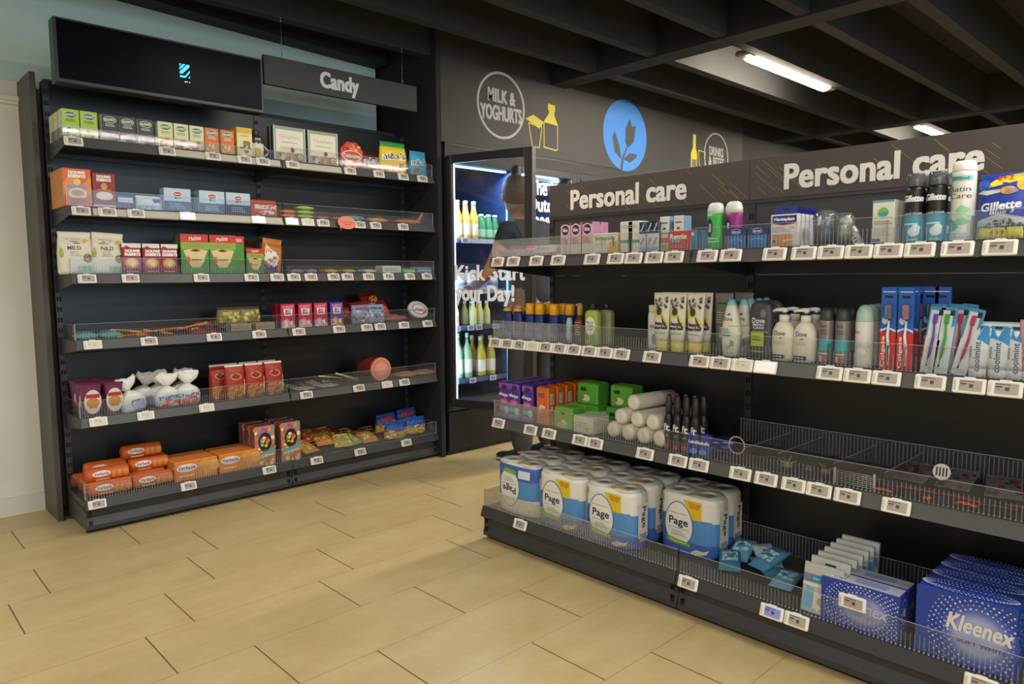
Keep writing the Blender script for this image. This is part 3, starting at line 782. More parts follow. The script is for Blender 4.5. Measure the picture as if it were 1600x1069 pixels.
# ============================================================ LEFT GONDOLA, SHELF 1
F = 'front row'
def tea(nm, top, low, oval, txt, fruit, seed=1, foil=False):
    return carton(nm, .0665, .121, .066, top, [('r', -.5, 0, .5, .42, low), ('e', 0, .8, .40, .12, '#e6e8c8'), ('e', 0, .8, .37, .105, oval), ('t', 'PICKWICK', 0, .80, .62, .09, '#f0efe0', 4, .03),
        ('l', -.3, .55, .3, .66, txt, 2), ('d', -.42, .05, .42, .36, fruit, 9, .12, seed)], side='#cfcfbe', top=top)
t1 = tea('tea_box', '#a9c63a', '#b9c98a', '#1f6b33', '#4b6b20', ['#cfae4e', '#d8c068', '#7fa336'], 3)
grid(t1, 'L1', [0.827, 0.898], 'lime green tea box with lemon picture', 'tea box', 3, .085, .025, short='lime tea box')
t2 = tea('tea_box', '#3a3b3b', '#555557', '#2a6b35', '#c8c8c0', ['#6a3a40', '#8a8a8a', '#4b4b50'], 5)
grid(t2, 'L1', [0.982, 1.055, 1.132], 'black tea box with green oval logo', 'tea box', 2, .085, .025, short='black tea box')
t3 = tea('tea_box', '#dcd9a0', '#c7c58c', '#2f7a3a', '#8a8450', ['#b0433c', '#a83a38', '#c05a48'], 7)
grid(t3, 'L1', [1.218, 1.290, 1.363], 'cream tea box with red berry picture', 'tea box', 2, .085, .025, short='cream tea box')
t4 = tea('tea_box', '#d9641f', '#d88f45', '#2f7a3a', '#f0d8b0', ['#e0b070', '#d88838', '#f0d8b8'], 9)
grid(t4, 'L1', [1.435, 1.513], 'orange tea box with pale flower picture', 'tea box', 2, .085, .025, short='orange tea box')
p = carton('tea_box', .079, .145, .066, '#e3d49a', [('r', -.5, .8, .5, 1, '#d9a928'), ('t', 'HONEY', 0, .72, .6, .05, '#a07a20', 0, .02), ('e', .12, .5, .25, .05, '#b3232a'), ('d', -.25, .3, .3, .48, ['#5b6b3a', '#7a8a4a', '#8b5a4a'], 14, .09, 2), ('e', .1, .18, .14, .06, '#a8487a')], side='#e6bf3a', top='#d9a928')
put(p, 'L1', 1.600, 'yellow and cream upright box beside the orange tea boxes', .025, cat='box', short='yellow box')
p = carton('tea_box', .045, .118, .06, '#d9952a', [('r', -.5, .3, .5, .5, '#d86a22')], side='#d9952a')
put(p, 'L1', 1.550, 'small orange yellow box half hidden behind the yellow box', .115, cat='box')
# gift mug wrapped with sweets
b = MB(); b.lathe([(.034, 0), (.040, .004), (.042, .04), (.043, .085), (.039, .086), (.037, .05)], '#ded9cc', n=24); mug = b.build('gift_mug')
b = MB(); b.lathe([(.043, .075), (.046, .09), (.035, .115), (.016, .128), (.03, .142), (.02, .146)], '#2b2a2c', n=12); b.build('dark_wrapper', mug)
b = MB(); b.tube([(.034 + .038 * math.sin(math.pi * i / 12), 0, .012 + .065 * i / 12 + .0 * i) for i in range(13)], .005, '#bdb9b4', 8); b.build('handle', mug)
b = MB(); b.S = lambda x, z, e: (x, -math.sqrt(max(.0425 ** 2 - x * x, 0)) - e, z); b.nx = 4; b.rect(-.018, .012, .010, .055, '#c8a640'); b.text('cup', -.003, .095, .03, .016, '#d9d4c8', bold=.03); b.build('print', mug)
put(mug, 'L1', 1.674, 'white gift mug with dark wrapped top and round handle', .07, cat='mug', short='gift mug')
g = carton('chocolate_box', .184, .182, .032, '#8f9a8c', [('r', -.42, .26, .42, .9, '#dfd9c4'), ('t', 'Guylian', 0, .70, .62, .12, '#b09a6a', 0, .0), ('l', -.25, .52, .25, .58, '#9fa89a', 1), ('d', -.35, .08, .38, .24, ['#8f6248', '#c9a688', '#a4745a', '#dcc6ac'], 15, .07, 4), ('e', .08, .34, .06, .07, '#6f4430'), ('e', .0, .22, .1, .05, '#b88a6a'), ('r', -.49, .0, -.46, 1, '#c9d2c8'), ('r', .46, 0, .49, 1, '#c9d2c8')], side='#39403a', top='#cdd3c6')
grid(g, 'L1', [1.847, 2.043], 'silver grey chocolate box with cream window and seashell picture', 'chocolate box', 2, .04, .028, short='seashell chocolate box')
# octagonal tub
b = MB(); o8 = [(.080 * math.cos(math.pi / 8 + math.pi / 4 * i), .074 + .080 * math.sin(math.pi / 8 + math.pi / 4 * i)) for i in range(8)]
b.prism(o8, 0, .05, '#b5301f'); b.ell(0, .074, .069, .064, '#cf4a2a'); b.ell(0, .072, .064, .030, '#f0e6df'); b.ell(0, .072, .060, .026, '#b5402f'); b.text('Celebrations', 0, .072, .108, .022, '#f5efe8', bold=.03)
b.decs([('d', -.4, .1, .4, .3, ['#d8883a', '#b2221a', '#e0a050'], 8, .06, 3), ('d', -.35, .68, .35, .92, ['#e07a3a', '#8a1a14', '#d8b060'], 8, .06, 5)], .15, .15)
p = b.build('chocolate_tub'); put(p, 'L1', 2.224, 'red octagonal chocolate tub with white banner', .03, cat='chocolate tub', short='red octagonal tub')
def mm(nm, col, top, tcol='#24100a', seed=1, w=.13, h=.15):
    return bag(nm, w, h, .05, col, [('t', "m&m's", 0, .56, .84, .25, '#f3efe6', 3, .11), ('t', "m&m's", 0, .56, .80, .21, tcol, 3, .05), ('d', -.35, .08, .35, .32, ['#c98b4a', '#8a5a2a', col, '#d8442a'], 7, .09, seed)], [(h * .84, col), (9, top)], .002, seed=seed)
p = mm('candy_bag', '#e2bd1c', '#2f9a48', seed=2, w=.19, h=.185)
put(p, 'L1', 2.516, 'yellow peanut candy bag with green top, front one', .03, cat='candy bag', group='yellow candy bags', short='yellow candy bag')
put(p, 'L1', 2.594, 'yellow candy bag with green top, right behind the front one', .10, cat='candy bag', group='yellow candy bags', sc=(.85, 1, .85))
p = mm('candy_bag', '#4a2a1a', '#4a2a1a', '#2a140c', 3, .12, .12)
put(p, 'L1', 2.377, 'small brown candy bag beside the red octagonal tub', .055, cat='candy bag', short='brown candy bag')
p = mm('candy_bag', '#3f9fc4', '#57b0d0', '#2a3a5a', 4, .125, .152)
put(p, 'L1', 2.699, 'light blue candy bag at the right end of the top shelf', .03, cat='candy bag', short='blue candy bag')

# ---------------------------------------------------------- SHELF 2
p = carton('coffee_box', .110, .165, .040, '#d8662a', [('p', [(-.5, .6), (-.2, .9), (.1, .55), (.5, .8), (.5, .35), (-.5, .3)], '#e08a4a'), ('t', 'DOUWE\nEGBERTS', 0, .85, .6, .17, '#f4ece0', 0, .06), ('e', 0, .65, .13, .09, '#e8c060'), ('r', -.35, .49, .3, .56, '#7a8fd0'), ('e', 0, .34, .32, .16, '#e8d2b0'), ('e', 0, .36, .24, .08, '#c08850'), ('e', 0, .14, .3, .09, '#b06a3a'), ('t', 'Cappuccino', 0, .22, .6, .07, '#7a2a30', 0, .02)], side='#c98a50', top='#d8662a')
grid(p, 'L2', [0.837], 'orange coffee box with cappuccino cup picture', 'coffee box', 5, .046, .024, short='orange coffee box')
p = carton('coffee_box', .092, .155, .060, '#8f2a1a', [('t', 'DOUWE\nEGBERTS', 0, .85, .62, .17, '#f0e6dc', 0, .06), ('e', 0, .62, .14, .10, '#c8963c'), ('l', -.3, .50, .3, .54, '#d8a080', 1), ('e', 0, .35, .38, .12, '#e6dcd0'), ('t', 'Espresso', 0, .2, .7, .1, '#a02838', 0, .03), ('r', -.5, 0, .5, .1, '#d8b8b0')], side='#7a2416', top='#8f2a1a')
grid(p, 'L2', [0.943], 'dark red coffee box with pale banner', 'coffee box', 3, .066, .024, short='dark red coffee box')
p = bag('sachet_pack', .086, .07, .05, '#3a4f86', [('r', -.35, .45, .4, .85, '#d8dce8'), ('r', -.3, .1, .3, .35, '#7a4a8a')], None, .002, seed=4)
put(p, 'L2', 1.030, 'small dark blue and white packet beside the dark red coffee box', .03, cat='packet', short='blue white packet')
p = bag('sachet_pack', .12, .07, .055, '#dfe3ea', [('r', -.45, .1, .45, .35, '#8fb0d8'), ('r', .1, .55, .4, .8, '#3a4f86'), ('e', .25, .2, .2, .1, '#c8d4e8')], None, .003, seed=6)
put(p, 'L2', 1.137, 'crumpled white and light blue packet left of the pale blue boxes', .03, cat='packet', short='white blue packet')
p = carton('sweetener_box', .124, .112, .058, '#b5cbdb', [('r', -.5, 0, .5, .46, '#2f4468'), ('e', 0, .76, .20, .12, '#f0f0ee'), ('e', 0, .76, .17, .095, '#c42a2c'), ('t', 'Canderel', 0, .76, .26, .06, '#f4f4f0', 0, .03), ('e', -.06, .60, .07, .045, '#3f8a4a'), ('e', .08, .60, .05, .035, '#4f9a5a'), ('l', -.3, .12, .3, .38, '#93a5c4', 3)], side='#9ab4c8', top='#c9dae4')
grid(p, 'L2', [1.258, 1.422, 1.554], 'pale blue and navy box with red oval emblem', 'box', 3, .062, .024, skip=((1, 2), (2, 2), (0, 1), (0, 2)), short='pale blue box')
def bar(nm, w, d, h, c, c2=None):
    b = MB(); n = 10; rings = []
    for i in range(n + 1):
        x = -w / 2 + w * i / n; f = math.sin(math.pi * min(1, max(0, (i / n - .06) / .88))) ** .35 if 0 < i < n else .08
        rings.append([(x, d / 2 + d / 2 * math.copysign(abs(math.cos(a)) ** .5, math.cos(a)) * (.75 + .25 * f), h / 2 + h / 2 * f * math.copysign(abs(math.sin(a)) ** .5, math.sin(a))) for a in [2 * math.pi * (k + .5) / 12 for k in range(12)]])
    b.loft(rings, c, smooth=True)
    if c2: b.S = lambda x, y, e: (x, y, h + .0006 + e); b.rect(-w * .3, d * .25, w * .2, d * .7, c2)
    return b.build(nm)
p = bag('candy_bag', .165, .088, .06, '#c4512f', [('r', -.3, .45, .5, .72, '#dcd8d0'), ('e', .1, .25, .25, .14, '#e8e0d8'), ('r', -.5, .0, -.1, .25, '#c23a30')], None, .004, seed=8)
put(p, 'L2', 1.693, 'crumpled orange and white candy bag right of the pale blue boxes', .03, cat='candy bag', short='orange white bag')
p = bar('candy_bar', .092, .06, .021, '#dd7a26', '#e8a050')
for i in range(2): put(p, 'L2', 1.836, 'orange candy bar in the pile of two, ' + ('bottom', 'top')[i], .04, .004 + .022 * i, group='orange candy bars', cat='candy bar', short='orange candy bars' if i == 0 else None)
p = bar('candy_bar', .108, .06, .022, '#a9c23a', '#c5d86a')
for i in range(3): put(p, 'L2', 1.936, 'lime candy bar in the pile of three, ' + ('bottom', 'middle', 'top')[i], .04, .004 + .023 * i, group='lime candy bars', cat='candy bar', short='lime candy bars' if i == 0 else None)
p = bar('candy_bar', .085, .08, .02, '#c8586a', '#e8d0d0'); put(p, 'L2', 2.033, 'flat pink and white candy packet right of the lime bars', .03, .003, cat='candy packet', short='pink packet')
p = bar('candy_bar', .085, .08, .022, '#a8604a', '#d8c8b8'); put(p, 'L2', 2.137, 'brown pink candy packet behind the round orange notice', .05, .003, cat='candy packet')
p = bar('candy_bar', .125, .10, .034, '#4f9f98', '#8fc8c0'); put(p, 'L2', 2.244, 'flat teal candy packet right of the round orange notice', .03, .003, cat='candy packet', short='teal packet')
p = bar('candy_bar', .155, .10, .028, '#d29a4a', '#e8c890'); put(p, 'L2', 2.395, 'flat golden yellow candy packet on the second shelf', .03, .003, cat='candy packet', short='golden packet')
p = bar('candy_bar', .19, .10, .03, '#c86a42', '#d88a70'); 
b = MB(); b.loft([[(x, .03 + .025 * math.cos(a) * k, z + .006 * math.sin(a)) for a in [math.pi / 3 * q for q in range(6)]] for x, z, k in ((.05, .016, 1), (.085, .03, .9), (.11, .058, .6), (.122, .078, .05))], '#dd6a3a'); b.build('upturned_end', p)
put(p, 'L2', 2.615, 'orange candy packet with one end sticking up', .03, .003, cat='candy packet', short='orange packet')
p = bag('candy_bag', .05, .06, .03, '#8a2a1c', [], None, .002, seed=5); put(p, 'L2', 2.531, 'small dark red candy bag at the back of the second shelf', .22, cat='candy bag')
# speech bubble notice
r_ = empty('notice_bubble'); b = MB()
pts = [(.058 * math.cos(a), .036 * math.sin(a)) for a in [2 * math.pi * k / 28 for k in range(28)]]
k0 = next(i for i, q in enumerate(pts) if q[0] < -.02 and q[1] < -.02); pts.insert(k0 + 1, (-.034, -.050))
b.prism(pts, 0, .001, '#e5896a'); b.build('bubble_card', r_)
b = MB(); b.text('Sweet Sweets', .002, .004, .075, .009, '#a35a3c'); b.text('Sweden', .006, -.009, .042, .008, '#a35a3c'); b.build('lettering', r_)
put(r_, 'L2', 2.153, 'round coral speech bubble notice hanging from the second shelf edge', -.016, -.012, (0, .06, 0), cat='notice')

# ---------------------------------------------------------- SHELF 3
def mild(seed): return bag('coffee_bag', .138, .188, .07, '#d6cfb6', [('r', -.28, .72, .12, .74, '#6a4a48'), ('r', -.28, .82, .12, .83, '#8a5a58'), ('r', -.2, .76, .05, .79, '#9a8a88'), ('t', 'MILD', -.06, .62, .38, .09, '#3a3a38', 0, .02), ('e', .28, .78, .09, .05, '#d8a832'), ('e', .30, .38, .17, .13, '#e0d8c0'), ('e', .31, .38, .14, .11, '#7a5230'), ('r', .0, .06, .42, .2, '#8fae7a'), ('e', -.42, .5, .05, .12, '#9ab04a'), ('l', -.2, .42, .1, .55, '#b8b098', 3)], None, .003, .88, seed)
p = mild(3); put(p, 'L3', 0.821, 'cream paper coffee bag marked MILD, leftmost on the third shelf', .03, cat='coffee bag', group='cream MILD coffee bags', short='MILD coffee bag')
p2 = mild(5); put(p2, 'L3', 0.946, 'cream paper coffee bag marked MILD, beside the red coffee packs', .03, rot=(0, .05, 0), cat='coffee bag', group='cream MILD coffee bags', short='second MILD bag')
put(p, 'L3', 0.838, 'cream paper coffee bag standing behind the leftmost MILD bag', .11, cat='coffee bag', group='cream MILD coffee bags')
put(p2, 'L3', 0.962, 'cream paper coffee bag behind the second MILD bag', .11, cat='coffee bag', group='cream MILD coffee bags')
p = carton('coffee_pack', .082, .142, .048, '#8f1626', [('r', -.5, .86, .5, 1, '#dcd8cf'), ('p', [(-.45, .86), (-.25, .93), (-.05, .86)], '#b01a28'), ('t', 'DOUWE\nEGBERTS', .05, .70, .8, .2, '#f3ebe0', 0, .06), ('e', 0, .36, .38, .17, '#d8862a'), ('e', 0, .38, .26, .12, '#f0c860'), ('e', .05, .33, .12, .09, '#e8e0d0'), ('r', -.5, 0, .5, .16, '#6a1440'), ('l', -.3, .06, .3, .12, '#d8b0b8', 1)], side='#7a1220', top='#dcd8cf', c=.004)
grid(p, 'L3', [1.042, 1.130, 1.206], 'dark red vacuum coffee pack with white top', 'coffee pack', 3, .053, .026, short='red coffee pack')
def mel(w, h, nm='coffee_filter_box', tx=True): return carton(nm, w, h, .05, '#4f8a3a', [('r', -.5, .80, .5, 1, '#c8301e'), ('t', 'Melitta', 0, .9, .42 if tx else .6, .1, '#f4ece4', 8, .01, .25)] + ([('r', -.5, .62, .5, .8, '#8aa83a'), ('t', 'ORIGINAL', 0, .71, .58, .07, '#b8641e', 0, .02), ('p', [(-.42, .6), (-.2, .62), (.2, .62), (.42, .6), (.26, .3), (.14, .16), (-.14, .16), (-.26, .3)], '#dcc48a'), ('p', [(-.2, .59), (0, .63), (.2, .59), (0, .56)], '#4a2c18'), ('e', -.26, .36, .07, .09, '#c86a5a'), ('e', .2, .34, .1, .05, '#d8dcd0'), ('l', -.15, .32, .2, .4, '#a8784a', 1)] if tx else []), side='#44602c', top='#b82a1a')
p = mel(.138, .193); grid(p, 'L3', [1.331, 1.463], 'red and green coffee filter box', 'filter box', 2, .055, .026, short='coffee filter box')
p = mel(.053, .19, tx=False); put(p, 'L3', 1.550, 'narrow red and green filter box, side turned to the front', .03, cat='filter box', short='narrow filter box')
p = mel(.090, .130); put(p, 'L3', 1.631, 'small red and green filter box left of the orange sugar bag', .026, cat='filter box', short='small filter box')
p = bag('sugar_bag', .115, .186, .055, '#b8702a', [('p', [(-.4, .35), (-.35, .85), (-.1, .68), (.15, .62), (.32, .45), (.2, .3)], '#dfdad0'), ('r', -.38, .06, .28, .28, '#34407a'), ('e', 0, .3, .25, .1, '#e6e2da'), ('t', 'Sugar', .0, .42, .4, .09, '#34407a', 25, .03)], None, .003, seed=7)
put(p, 'L3', 1.720, 'orange and white paper bag leaning right on the third shelf', .03, rot=(0, .12, 0), cat='paper bag', short='orange white bag')
p2 = bag('sugar_bag', .10, .18, .045, '#5a3a1c', [], None, .003, seed=9); put(p2, 'L3', 1.657, 'dark brown paper bag behind the small filter box', .14, cat='paper bag')
for px_a, w, c, c2, lab, sh in ((1.873, .09, '#8a8684', '#a09c9a', 'flat clear grey candy packet, leftmost in the right bay', 'clear grey packet'), (1.960, .07, '#9c98a0', '#b8b4b8', 'flat clear grey candy packet beside the yellow ones', 'grey flat packet'), (2.082, .09, '#d8a43a', '#e8c470', 'flat yellow candy packet, left one of two', 'yellow flat packet'), (2.197, .09, '#d8ac4a', '#e8cc80', 'flat yellow candy packet, right one of two', 'second yellow packet'), (2.334, .095, '#d8d4d0', '#e8e4e0', 'flat white candy packet between yellow and cream ones', 'white flat packet')):
    p = bar('candy_packet', w, .10, .024, c, c2); put(p, 'L3', px_a, lab, .03, .002, cat='candy packet', short=sh)
p = carton('candy_box', .135, .046, .08, '#cfd2bc', [('l', -.4, .3, .4, .7, '#9aa08a', 2)], c=.004); put(p, 'L3', 2.477, 'low cream candy box between white and green packets', .026, cat='candy box', short='cream box')
p = carton('candy_box', .10, .03, .08, '#5fa83a', [('r', -.4, .3, .4, .6, '#d0e0b8')], c=.004); put(p, 'L3', 2.603, 'low bright green candy box', .026, cat='candy box', short='green box')
p = carton('candy_box', .115, .038, .08, '#6a86a8', [('r', -.4, .3, .4, .6, '#a8b8cc')], c=.004); put(p, 'L3', 2.719, 'low blue grey candy box at the right end of third shelf', .026, cat='candy box', short='blue grey box')

# ---------------------------------------------------------- SHELF 4
p = bar('candy_packet', .098, .09, .034, '#5fa8a0', '#8cc8bc'); grid(p, 'L4', [0.845, 0.941], 'flat turquoise candy packet', 'candy packet', 1, 0, .028, short='turquoise packet')
def stick(name, L, c, r=.007):
    b = MB(); b.tube([(-L / 2, 0, r), (-L / 2 + .006, 0, r), (0, .004, r), (L / 2 - .006, 0, r), (L / 2, 0, r)], [r * .4, r, r, r, r * .4], c, 8)
    b.S = lambda x, z, e: (x, -r - e, z); b.rect(-L * .3, r * .6, L * .1, r * 1.3, '#3a2418'); return b.build(name)
p = stick('liquorice_stick', .14, '#d0801e')
for i, (a, yy, ang, zz) in enumerate(((1.02, .10, -.12, .02), (1.12, .07, .10, .012), (1.22, .06, .05, .02), (1.33, .08, .16, .03), (1.03, .035, .02, .002), (1.18, .16, -.2, .003))):
    put(p, 'L4', a, 'orange candy stick in the loose pile, %s from left' % ORD[i], yy, zz, (0, -ang, ang * .8), 'orange candy sticks', 'candy stick', 'orange candy sticks' if i in (0, 2) else None)
cols = ['#b02338', '#c23a4a', '#8a2030', '#d8c8c0', '#c87a2a', '#4a2a24', '#a83a5a', '#e0b040']
for i in range(9):
    p = pouch('candy_packet', .07, .11, .025, cols[i % 8], [('r', -.3, .4, .3, .6, '#e0d8d0')], None, .003, seed=i)
    put(p, 'L4', 1.36 + .045 * (i % 5) + .01 * i, '%s candy packet lying in the messy pile, %s from left' % (('red', 'pink red', 'dark red', 'white', 'orange', 'brown', 'magenta', 'yellow')[i % 8], ORD[i]), .10 + .03 * (i % 4), .012 + .014 * (i // 3), (-1.45, random.uniform(-.1, .1), random.uniform(-.8, .8)), 'loose candy packets pile', 'candy packet')
for i, (u_, c) in enumerate(((1.529, '#a89a3a'), (1.638, '#b8a43a'))):
    p = bag('candy_bag', .125, .085, .06, '#7a7340', [('d', -.42, .1, .42, .7, ['#c8b43a', '#a8902a', '#d8cc6a', '#6a5a20'], 26, .07, i + 2), ('r', -.45, .8, .45, .86, '#9a9486')], None, .003, seed=i)
    put(p, 'L4', u_, 'clear bag of yellow candy behind the cream boxes, %s' % ('left', 'right')[i], .12, .035, group='clear bags of yellow candy', cat='candy bag')
p = carton('candy_box', .105, .038, .07, '#a3947a', [('l', -.4, .3, .4, .7, '#7a6a50', 2)]); grid(p, 'L4', [1.546, 1.676], 'low beige candy box', 'candy box', 1, 0, .03, short='beige candy box')
def gum(c, c2, dk): return carton('candy_box', .080, .132, .05, c, [('t', 'STARBURST', 0, .88, .8, .1, '#e8a0a8', 4, .03), ('p', [(-.32, .8), (.32, .8), (.26, .52), (-.26, .52)], '#e9e4e0'), ('t', 'JELLY\nBEAN', 0, .66, .4, .2, dk, 0, .05), ('p', [(-.5, .28), (-.1, .4), (.5, .1), (.5, 0), (-.5, 0)], c2), ('d', -.45, .05, .3, .28, ['#e8d8dc', '#f0e8e8', c2], 8, .1, 2)], side=dk, top=dk)
p = gum('#c22a50', '#e0a0b0', '#7a1530'); grid(p, 'L4', [1.802, 1.903, 1.997], 'crimson pink candy box with white badge', 'candy box', 2, .055, .026, skip=((2, 1),), short='pink candy box')
p = gum('#5b3fa8', '#d88a3a', '#3a2870'); grid(p, 'L4', [2.076, 2.125], 'purple candy box with white badge', 'candy box', 1, .055, .030, short='purple candy box') if False else put(p, 'L4', 2.097, 'purple candy box with white badge right of the pink ones', .026, cat='candy box', short='purple candy box')
put(p, 'L4', 2.117, 'purple candy box standing behind the front purple one', .085, cat='candy box', group='purple candy boxes')
for i, (a, z, yy, c, c2) in enumerate(((2.24, .07, .15, '#7a1f18', '#a84a2a'), (2.33, .075, .10, '#b83a22', '#e8a070'), (2.43, .13, .16, '#6a1a14', '#c88a2a'), (2.47, .07, .12, '#a8301e', '#d86a3a'))):
    p = bag('snack_bag', .13, .11, .05, c, [('e', .1, .5, .25, .2, c2), ('r', -.4, .15, .1, .3, '#2a5a3a' if i == 1 else c2)], None, .004, seed=i + 3)
    put(p, 'L4', a, '%s snack bag in the dark red heap, %s from left' % (('dark red', 'bright red', 'brown red', 'orange red')[i], ORD[i]), yy, z - .045, (-.3, random.uniform(-.2, .2), 0), 'red snack bags heap', 'snack bag')
for i, (a, c) in enumerate(((2.273, '#8a86a0'), (2.369, '#8a98b0'))):
    p = bag('snack_bag', .13, .11, .05, c, [('d', -.4, .1, .4, .7, ['#d8d8dc', '#4a4a55', '#b0b0b8'], 16, .07, i), ('r', -.3, .75, .3, .86, '#5a5a8a' if i == 0 else '#2f5a9a')], None, .004, seed=i + 9)
    put(p, 'L4', a, 'silvery clear sweets bag with %s top' % ('violet', 'blue')[i], .035, .0, cat='sweets bag', group='silvery sweets bags', short=('violet', 'blue')[i] + ' sweets bag')
p = bar('candy_packet', .17, .11, .038, '#b05058', '#d8d0d0'); put(p, 'L4', 2.515, 'flat red and white sweets packet beside the oval tin', .035, .002, cat='sweets packet', short='red white packet')
b = MB(); b.lathe([(.068, 0), (.075, .003), (.075, .022), (.070, .026)], M('#b8b6b4', .3), n=28, sy=.74); b.S = lambda x, z, e: (x, -z * 1, -e)
b.e = 0; b.S = lambda x, z, e: (x, z, .0265 + e); b.ell(0, 0, .050, .036, '#5a5456'); b.ell(0, 0, .045, .031, '#d8c8c8'); b.text('mints', 0, .0, .055, .02, '#a82a3a', bold=.04); b.poly([(.02, -.03), (.05, -.02), (.055, -.005), (.03, -.012)], '#c8503a')
p = b.build('candy_tin'); put(p, 'L4', 2.668, 'oval white and grey candy tin tilted towards the aisle', .05, .062, (1.15, .15, 0), cat='candy tin', short='oval candy tin')

# ---------------------------------------------------------- SHELF 5
b = MB(); h = .147
b.loft([[((.030 + .012 * t) * math.copysign(abs(math.cos(a)) ** .6, math.cos(a)) , .042 + (.030 + .012 * t) * math.copysign(abs(math.sin(a)) ** .6, math.sin(a)), h * t) for a in [math.pi / 12 + 2 * math.pi * k / 24 for k in range(24)]] for t in (0, .5, .97)], '#6b2a58', smooth=False)
b.loft([[(.044 * s_ * math.copysign(abs(math.cos(a)) ** .6, math.cos(a)), .042 + .044 * s_ * math.copysign(abs(math.sin(a)) ** .6, math.sin(a)), z) for a in [math.pi / 12 + 2 * math.pi * k / 24 for k in range(24)]] for s_, z in ((1, h * .95), (1.02, h * .98), (.9, h))], '#7a2c50', smooth=False)
b.S = lambda x, z, e: (x, .042 - (.030 + .012 * z / h) - e - .0004, z)
b.decs([('e', 0, .46, .42, .38, '#ddd2c0'), ('r', -.33, .58, .33, .70, '#b03040'), ('e', 0, .43, .32, .16, '#c88a38'), ('l', -.2, .24, .2, .32, '#9a7a78', 1)], .084, h)
p = b.build('stroopwafel_pot'); 
grid(p, 'L5', [0.849, 0.939], 'purple flared waffle carton with round picture', 'waffle carton', 3, .09, .028, short='purple waffle carton')
def cello(seed, blank=False):
    rr = random.Random(seed)
    D = [] if blank else ([('r', -.46, .1, .46, .62, '#c4cbdc'), ('t', 'STAMPERS', 0, .47, .78, .17, '#2f3f80', 4, .05), ('d', -.4, .1, .4, .3, ['#c8623a', '#b85a30', '#d87a4a'], 9, .11, seed)] if seed != 1 else [('r', -.1, .05, .42, .50, '#9fb0cc'), ('r', -.1, .46, .3, .54, '#5a6a9a')])
    o = body('cookie_bag', [(0, .050, .034, 2.8), (.012, .058, .040, 2.7), (.05, .060, .040, 2.6), (.072, .054, .037, 2.3), (.088, .036, .028, 2.1), (.098, .014, .013, 2), (.102, .009, .009, 2)], '#dcdad4', D, [(.05, '#cfd2da'), (9, '#e0ded8')], 30, .0035, seed=seed)
    b = MB(); n = 20; prof = [(.009, .100, 1), (.020, .110, .8), (.040, .128, .5), (.050, .146, .3), (.046, .158, .2)]
    rings = [[(rad * math.cos(a) * (1 + .12 * math.sin(4 * a + seed)), .04 + rad * k * math.sin(a) + .004 * math.sin(7 * a), z + (.010 * math.sin(3 * a + seed) if z > .14 else 0)) for a in [2 * math.pi * i / n for i in range(n)]] for rad, z, k in prof]
    b.loft(rings, '#e4e1da', cap=True); b.build('twisted_top', o)
    b = MB(); b.lathe([(.010, .099), (.0125, .102), (.010, .105)], '#d8b02a', 0, .04, 12); b.build('tie', o)
    return o
for i, (a, sd, ry, lab, yy) in enumerate(((1.031, 1, -.28, 'white cellophane cookie bag leaning left, blank side in front', .03), (1.180, 2, 0, 'white cellophane cookie bag with blue lettering and wide twisted top', .03), (1.277, 3, .05, 'white cellophane cookie bag turned sideways, rightmost one', .045))):
    put(cello(sd), 'L5', a, lab, yy, 0, (0, ry, 0), 'cellophane cookie bags', 'cookie bag', ('leaning cookie bag', 'lettered cookie bag', 'right cookie bag')[i])
p = cello(4, True)
for i, a in enumerate((1.10, 1.19, 1.29)): put(p, 'L5', a, 'cellophane cookie bag in the row behind, %s from left' % ORD[i], .16, .0, (0, (.2, -.1, .1)[i], 0), 'cellophane cookie bags behind', 'cookie bag')
def peppernut(seed): return bag('cookie_bag', .104, .175, .06, '#a3261a', [('r', -.5, 0, .5, .38, '#b07a3c'), ('d', -.45, .02, .45, .36, ['#a86a30', '#c8924a', '#8a5424'], 14, .13, seed), ('e', .0, .66, .28, .10, '#c8863a'), ('e', 0, .66, .22, .07, '#6a1a12'), ('p', [(.36, .1), (.5, .1), (.5, .5), (.42, .6), (.38, .4)], '#dedad4')], [(.165, '#a3261a'), (9, '#d8d0c8')], .003, .92, seed, .9)
p = peppernut(2)
grid(p, 'L5', [1.461, 1.511, 1.617, 1.723], 'red biscuit bag with tan cookie picture', 'biscuit bag', 2, .075, .035, skip=((0, 0),), short='red biscuit bag')
for i in range(5):
    c = ['#4a4438', '#6a6a3a', '#3a3634', '#8a7a6a', '#5a4a44'][i]
    p = pouch('candy_packet', .06, .12, .02, c, [('d', -.4, .2, .4, .8, ['#8a8a4a', '#b8b0a0', '#6a3a30'], 8, .12, i)], None, .003, seed=i)
    put(p, 'L5', 1.83 + .065 * i, 'flat dark clear candy bag lying near the shelf joint, %s from left' % ORD[i], .13, .012, (-1.45, 0, .9 - .3 * i), 'flat dark candy bags', 'candy bag', 'flat dark bag' if i == 1 else None)
p = bar('candy_packet', .12, .08, .012, '#b8b2a8', '#d0cac0')
put(p, 'L5', 1.90, 'flat whitish candy packet at the front edge, left of center', .03, .001, cat='candy packet', group='flat whitish packets')
put(p, 'L5', 2.05, 'flat whitish candy packet at the front edge, right one', .03, .001, cat='candy packet', group='flat whitish packets')
for i, (c, a, an) in enumerate((('#d8c070', 2.17, -.35), ('#4fa08a', 2.19, -.28), ('#c8b890', 2.10, -.18))):
    b = MB(); b.tube([(-.09, 0, 0), (.09, 0, 0)], .004, c, 8); b.tube([(-.088, 0, 0), (-.03, 0, 0)], .0045, '#d8cca0', 8)
    put(b.build('candy_straw'), 'L5', a, ('pale yellow', 'green', 'beige')[i] + ' candy straw poking up from the pile', .06 + .03 * i, .045, (0, -an, .2), cat='candy straw', group='candy straws')
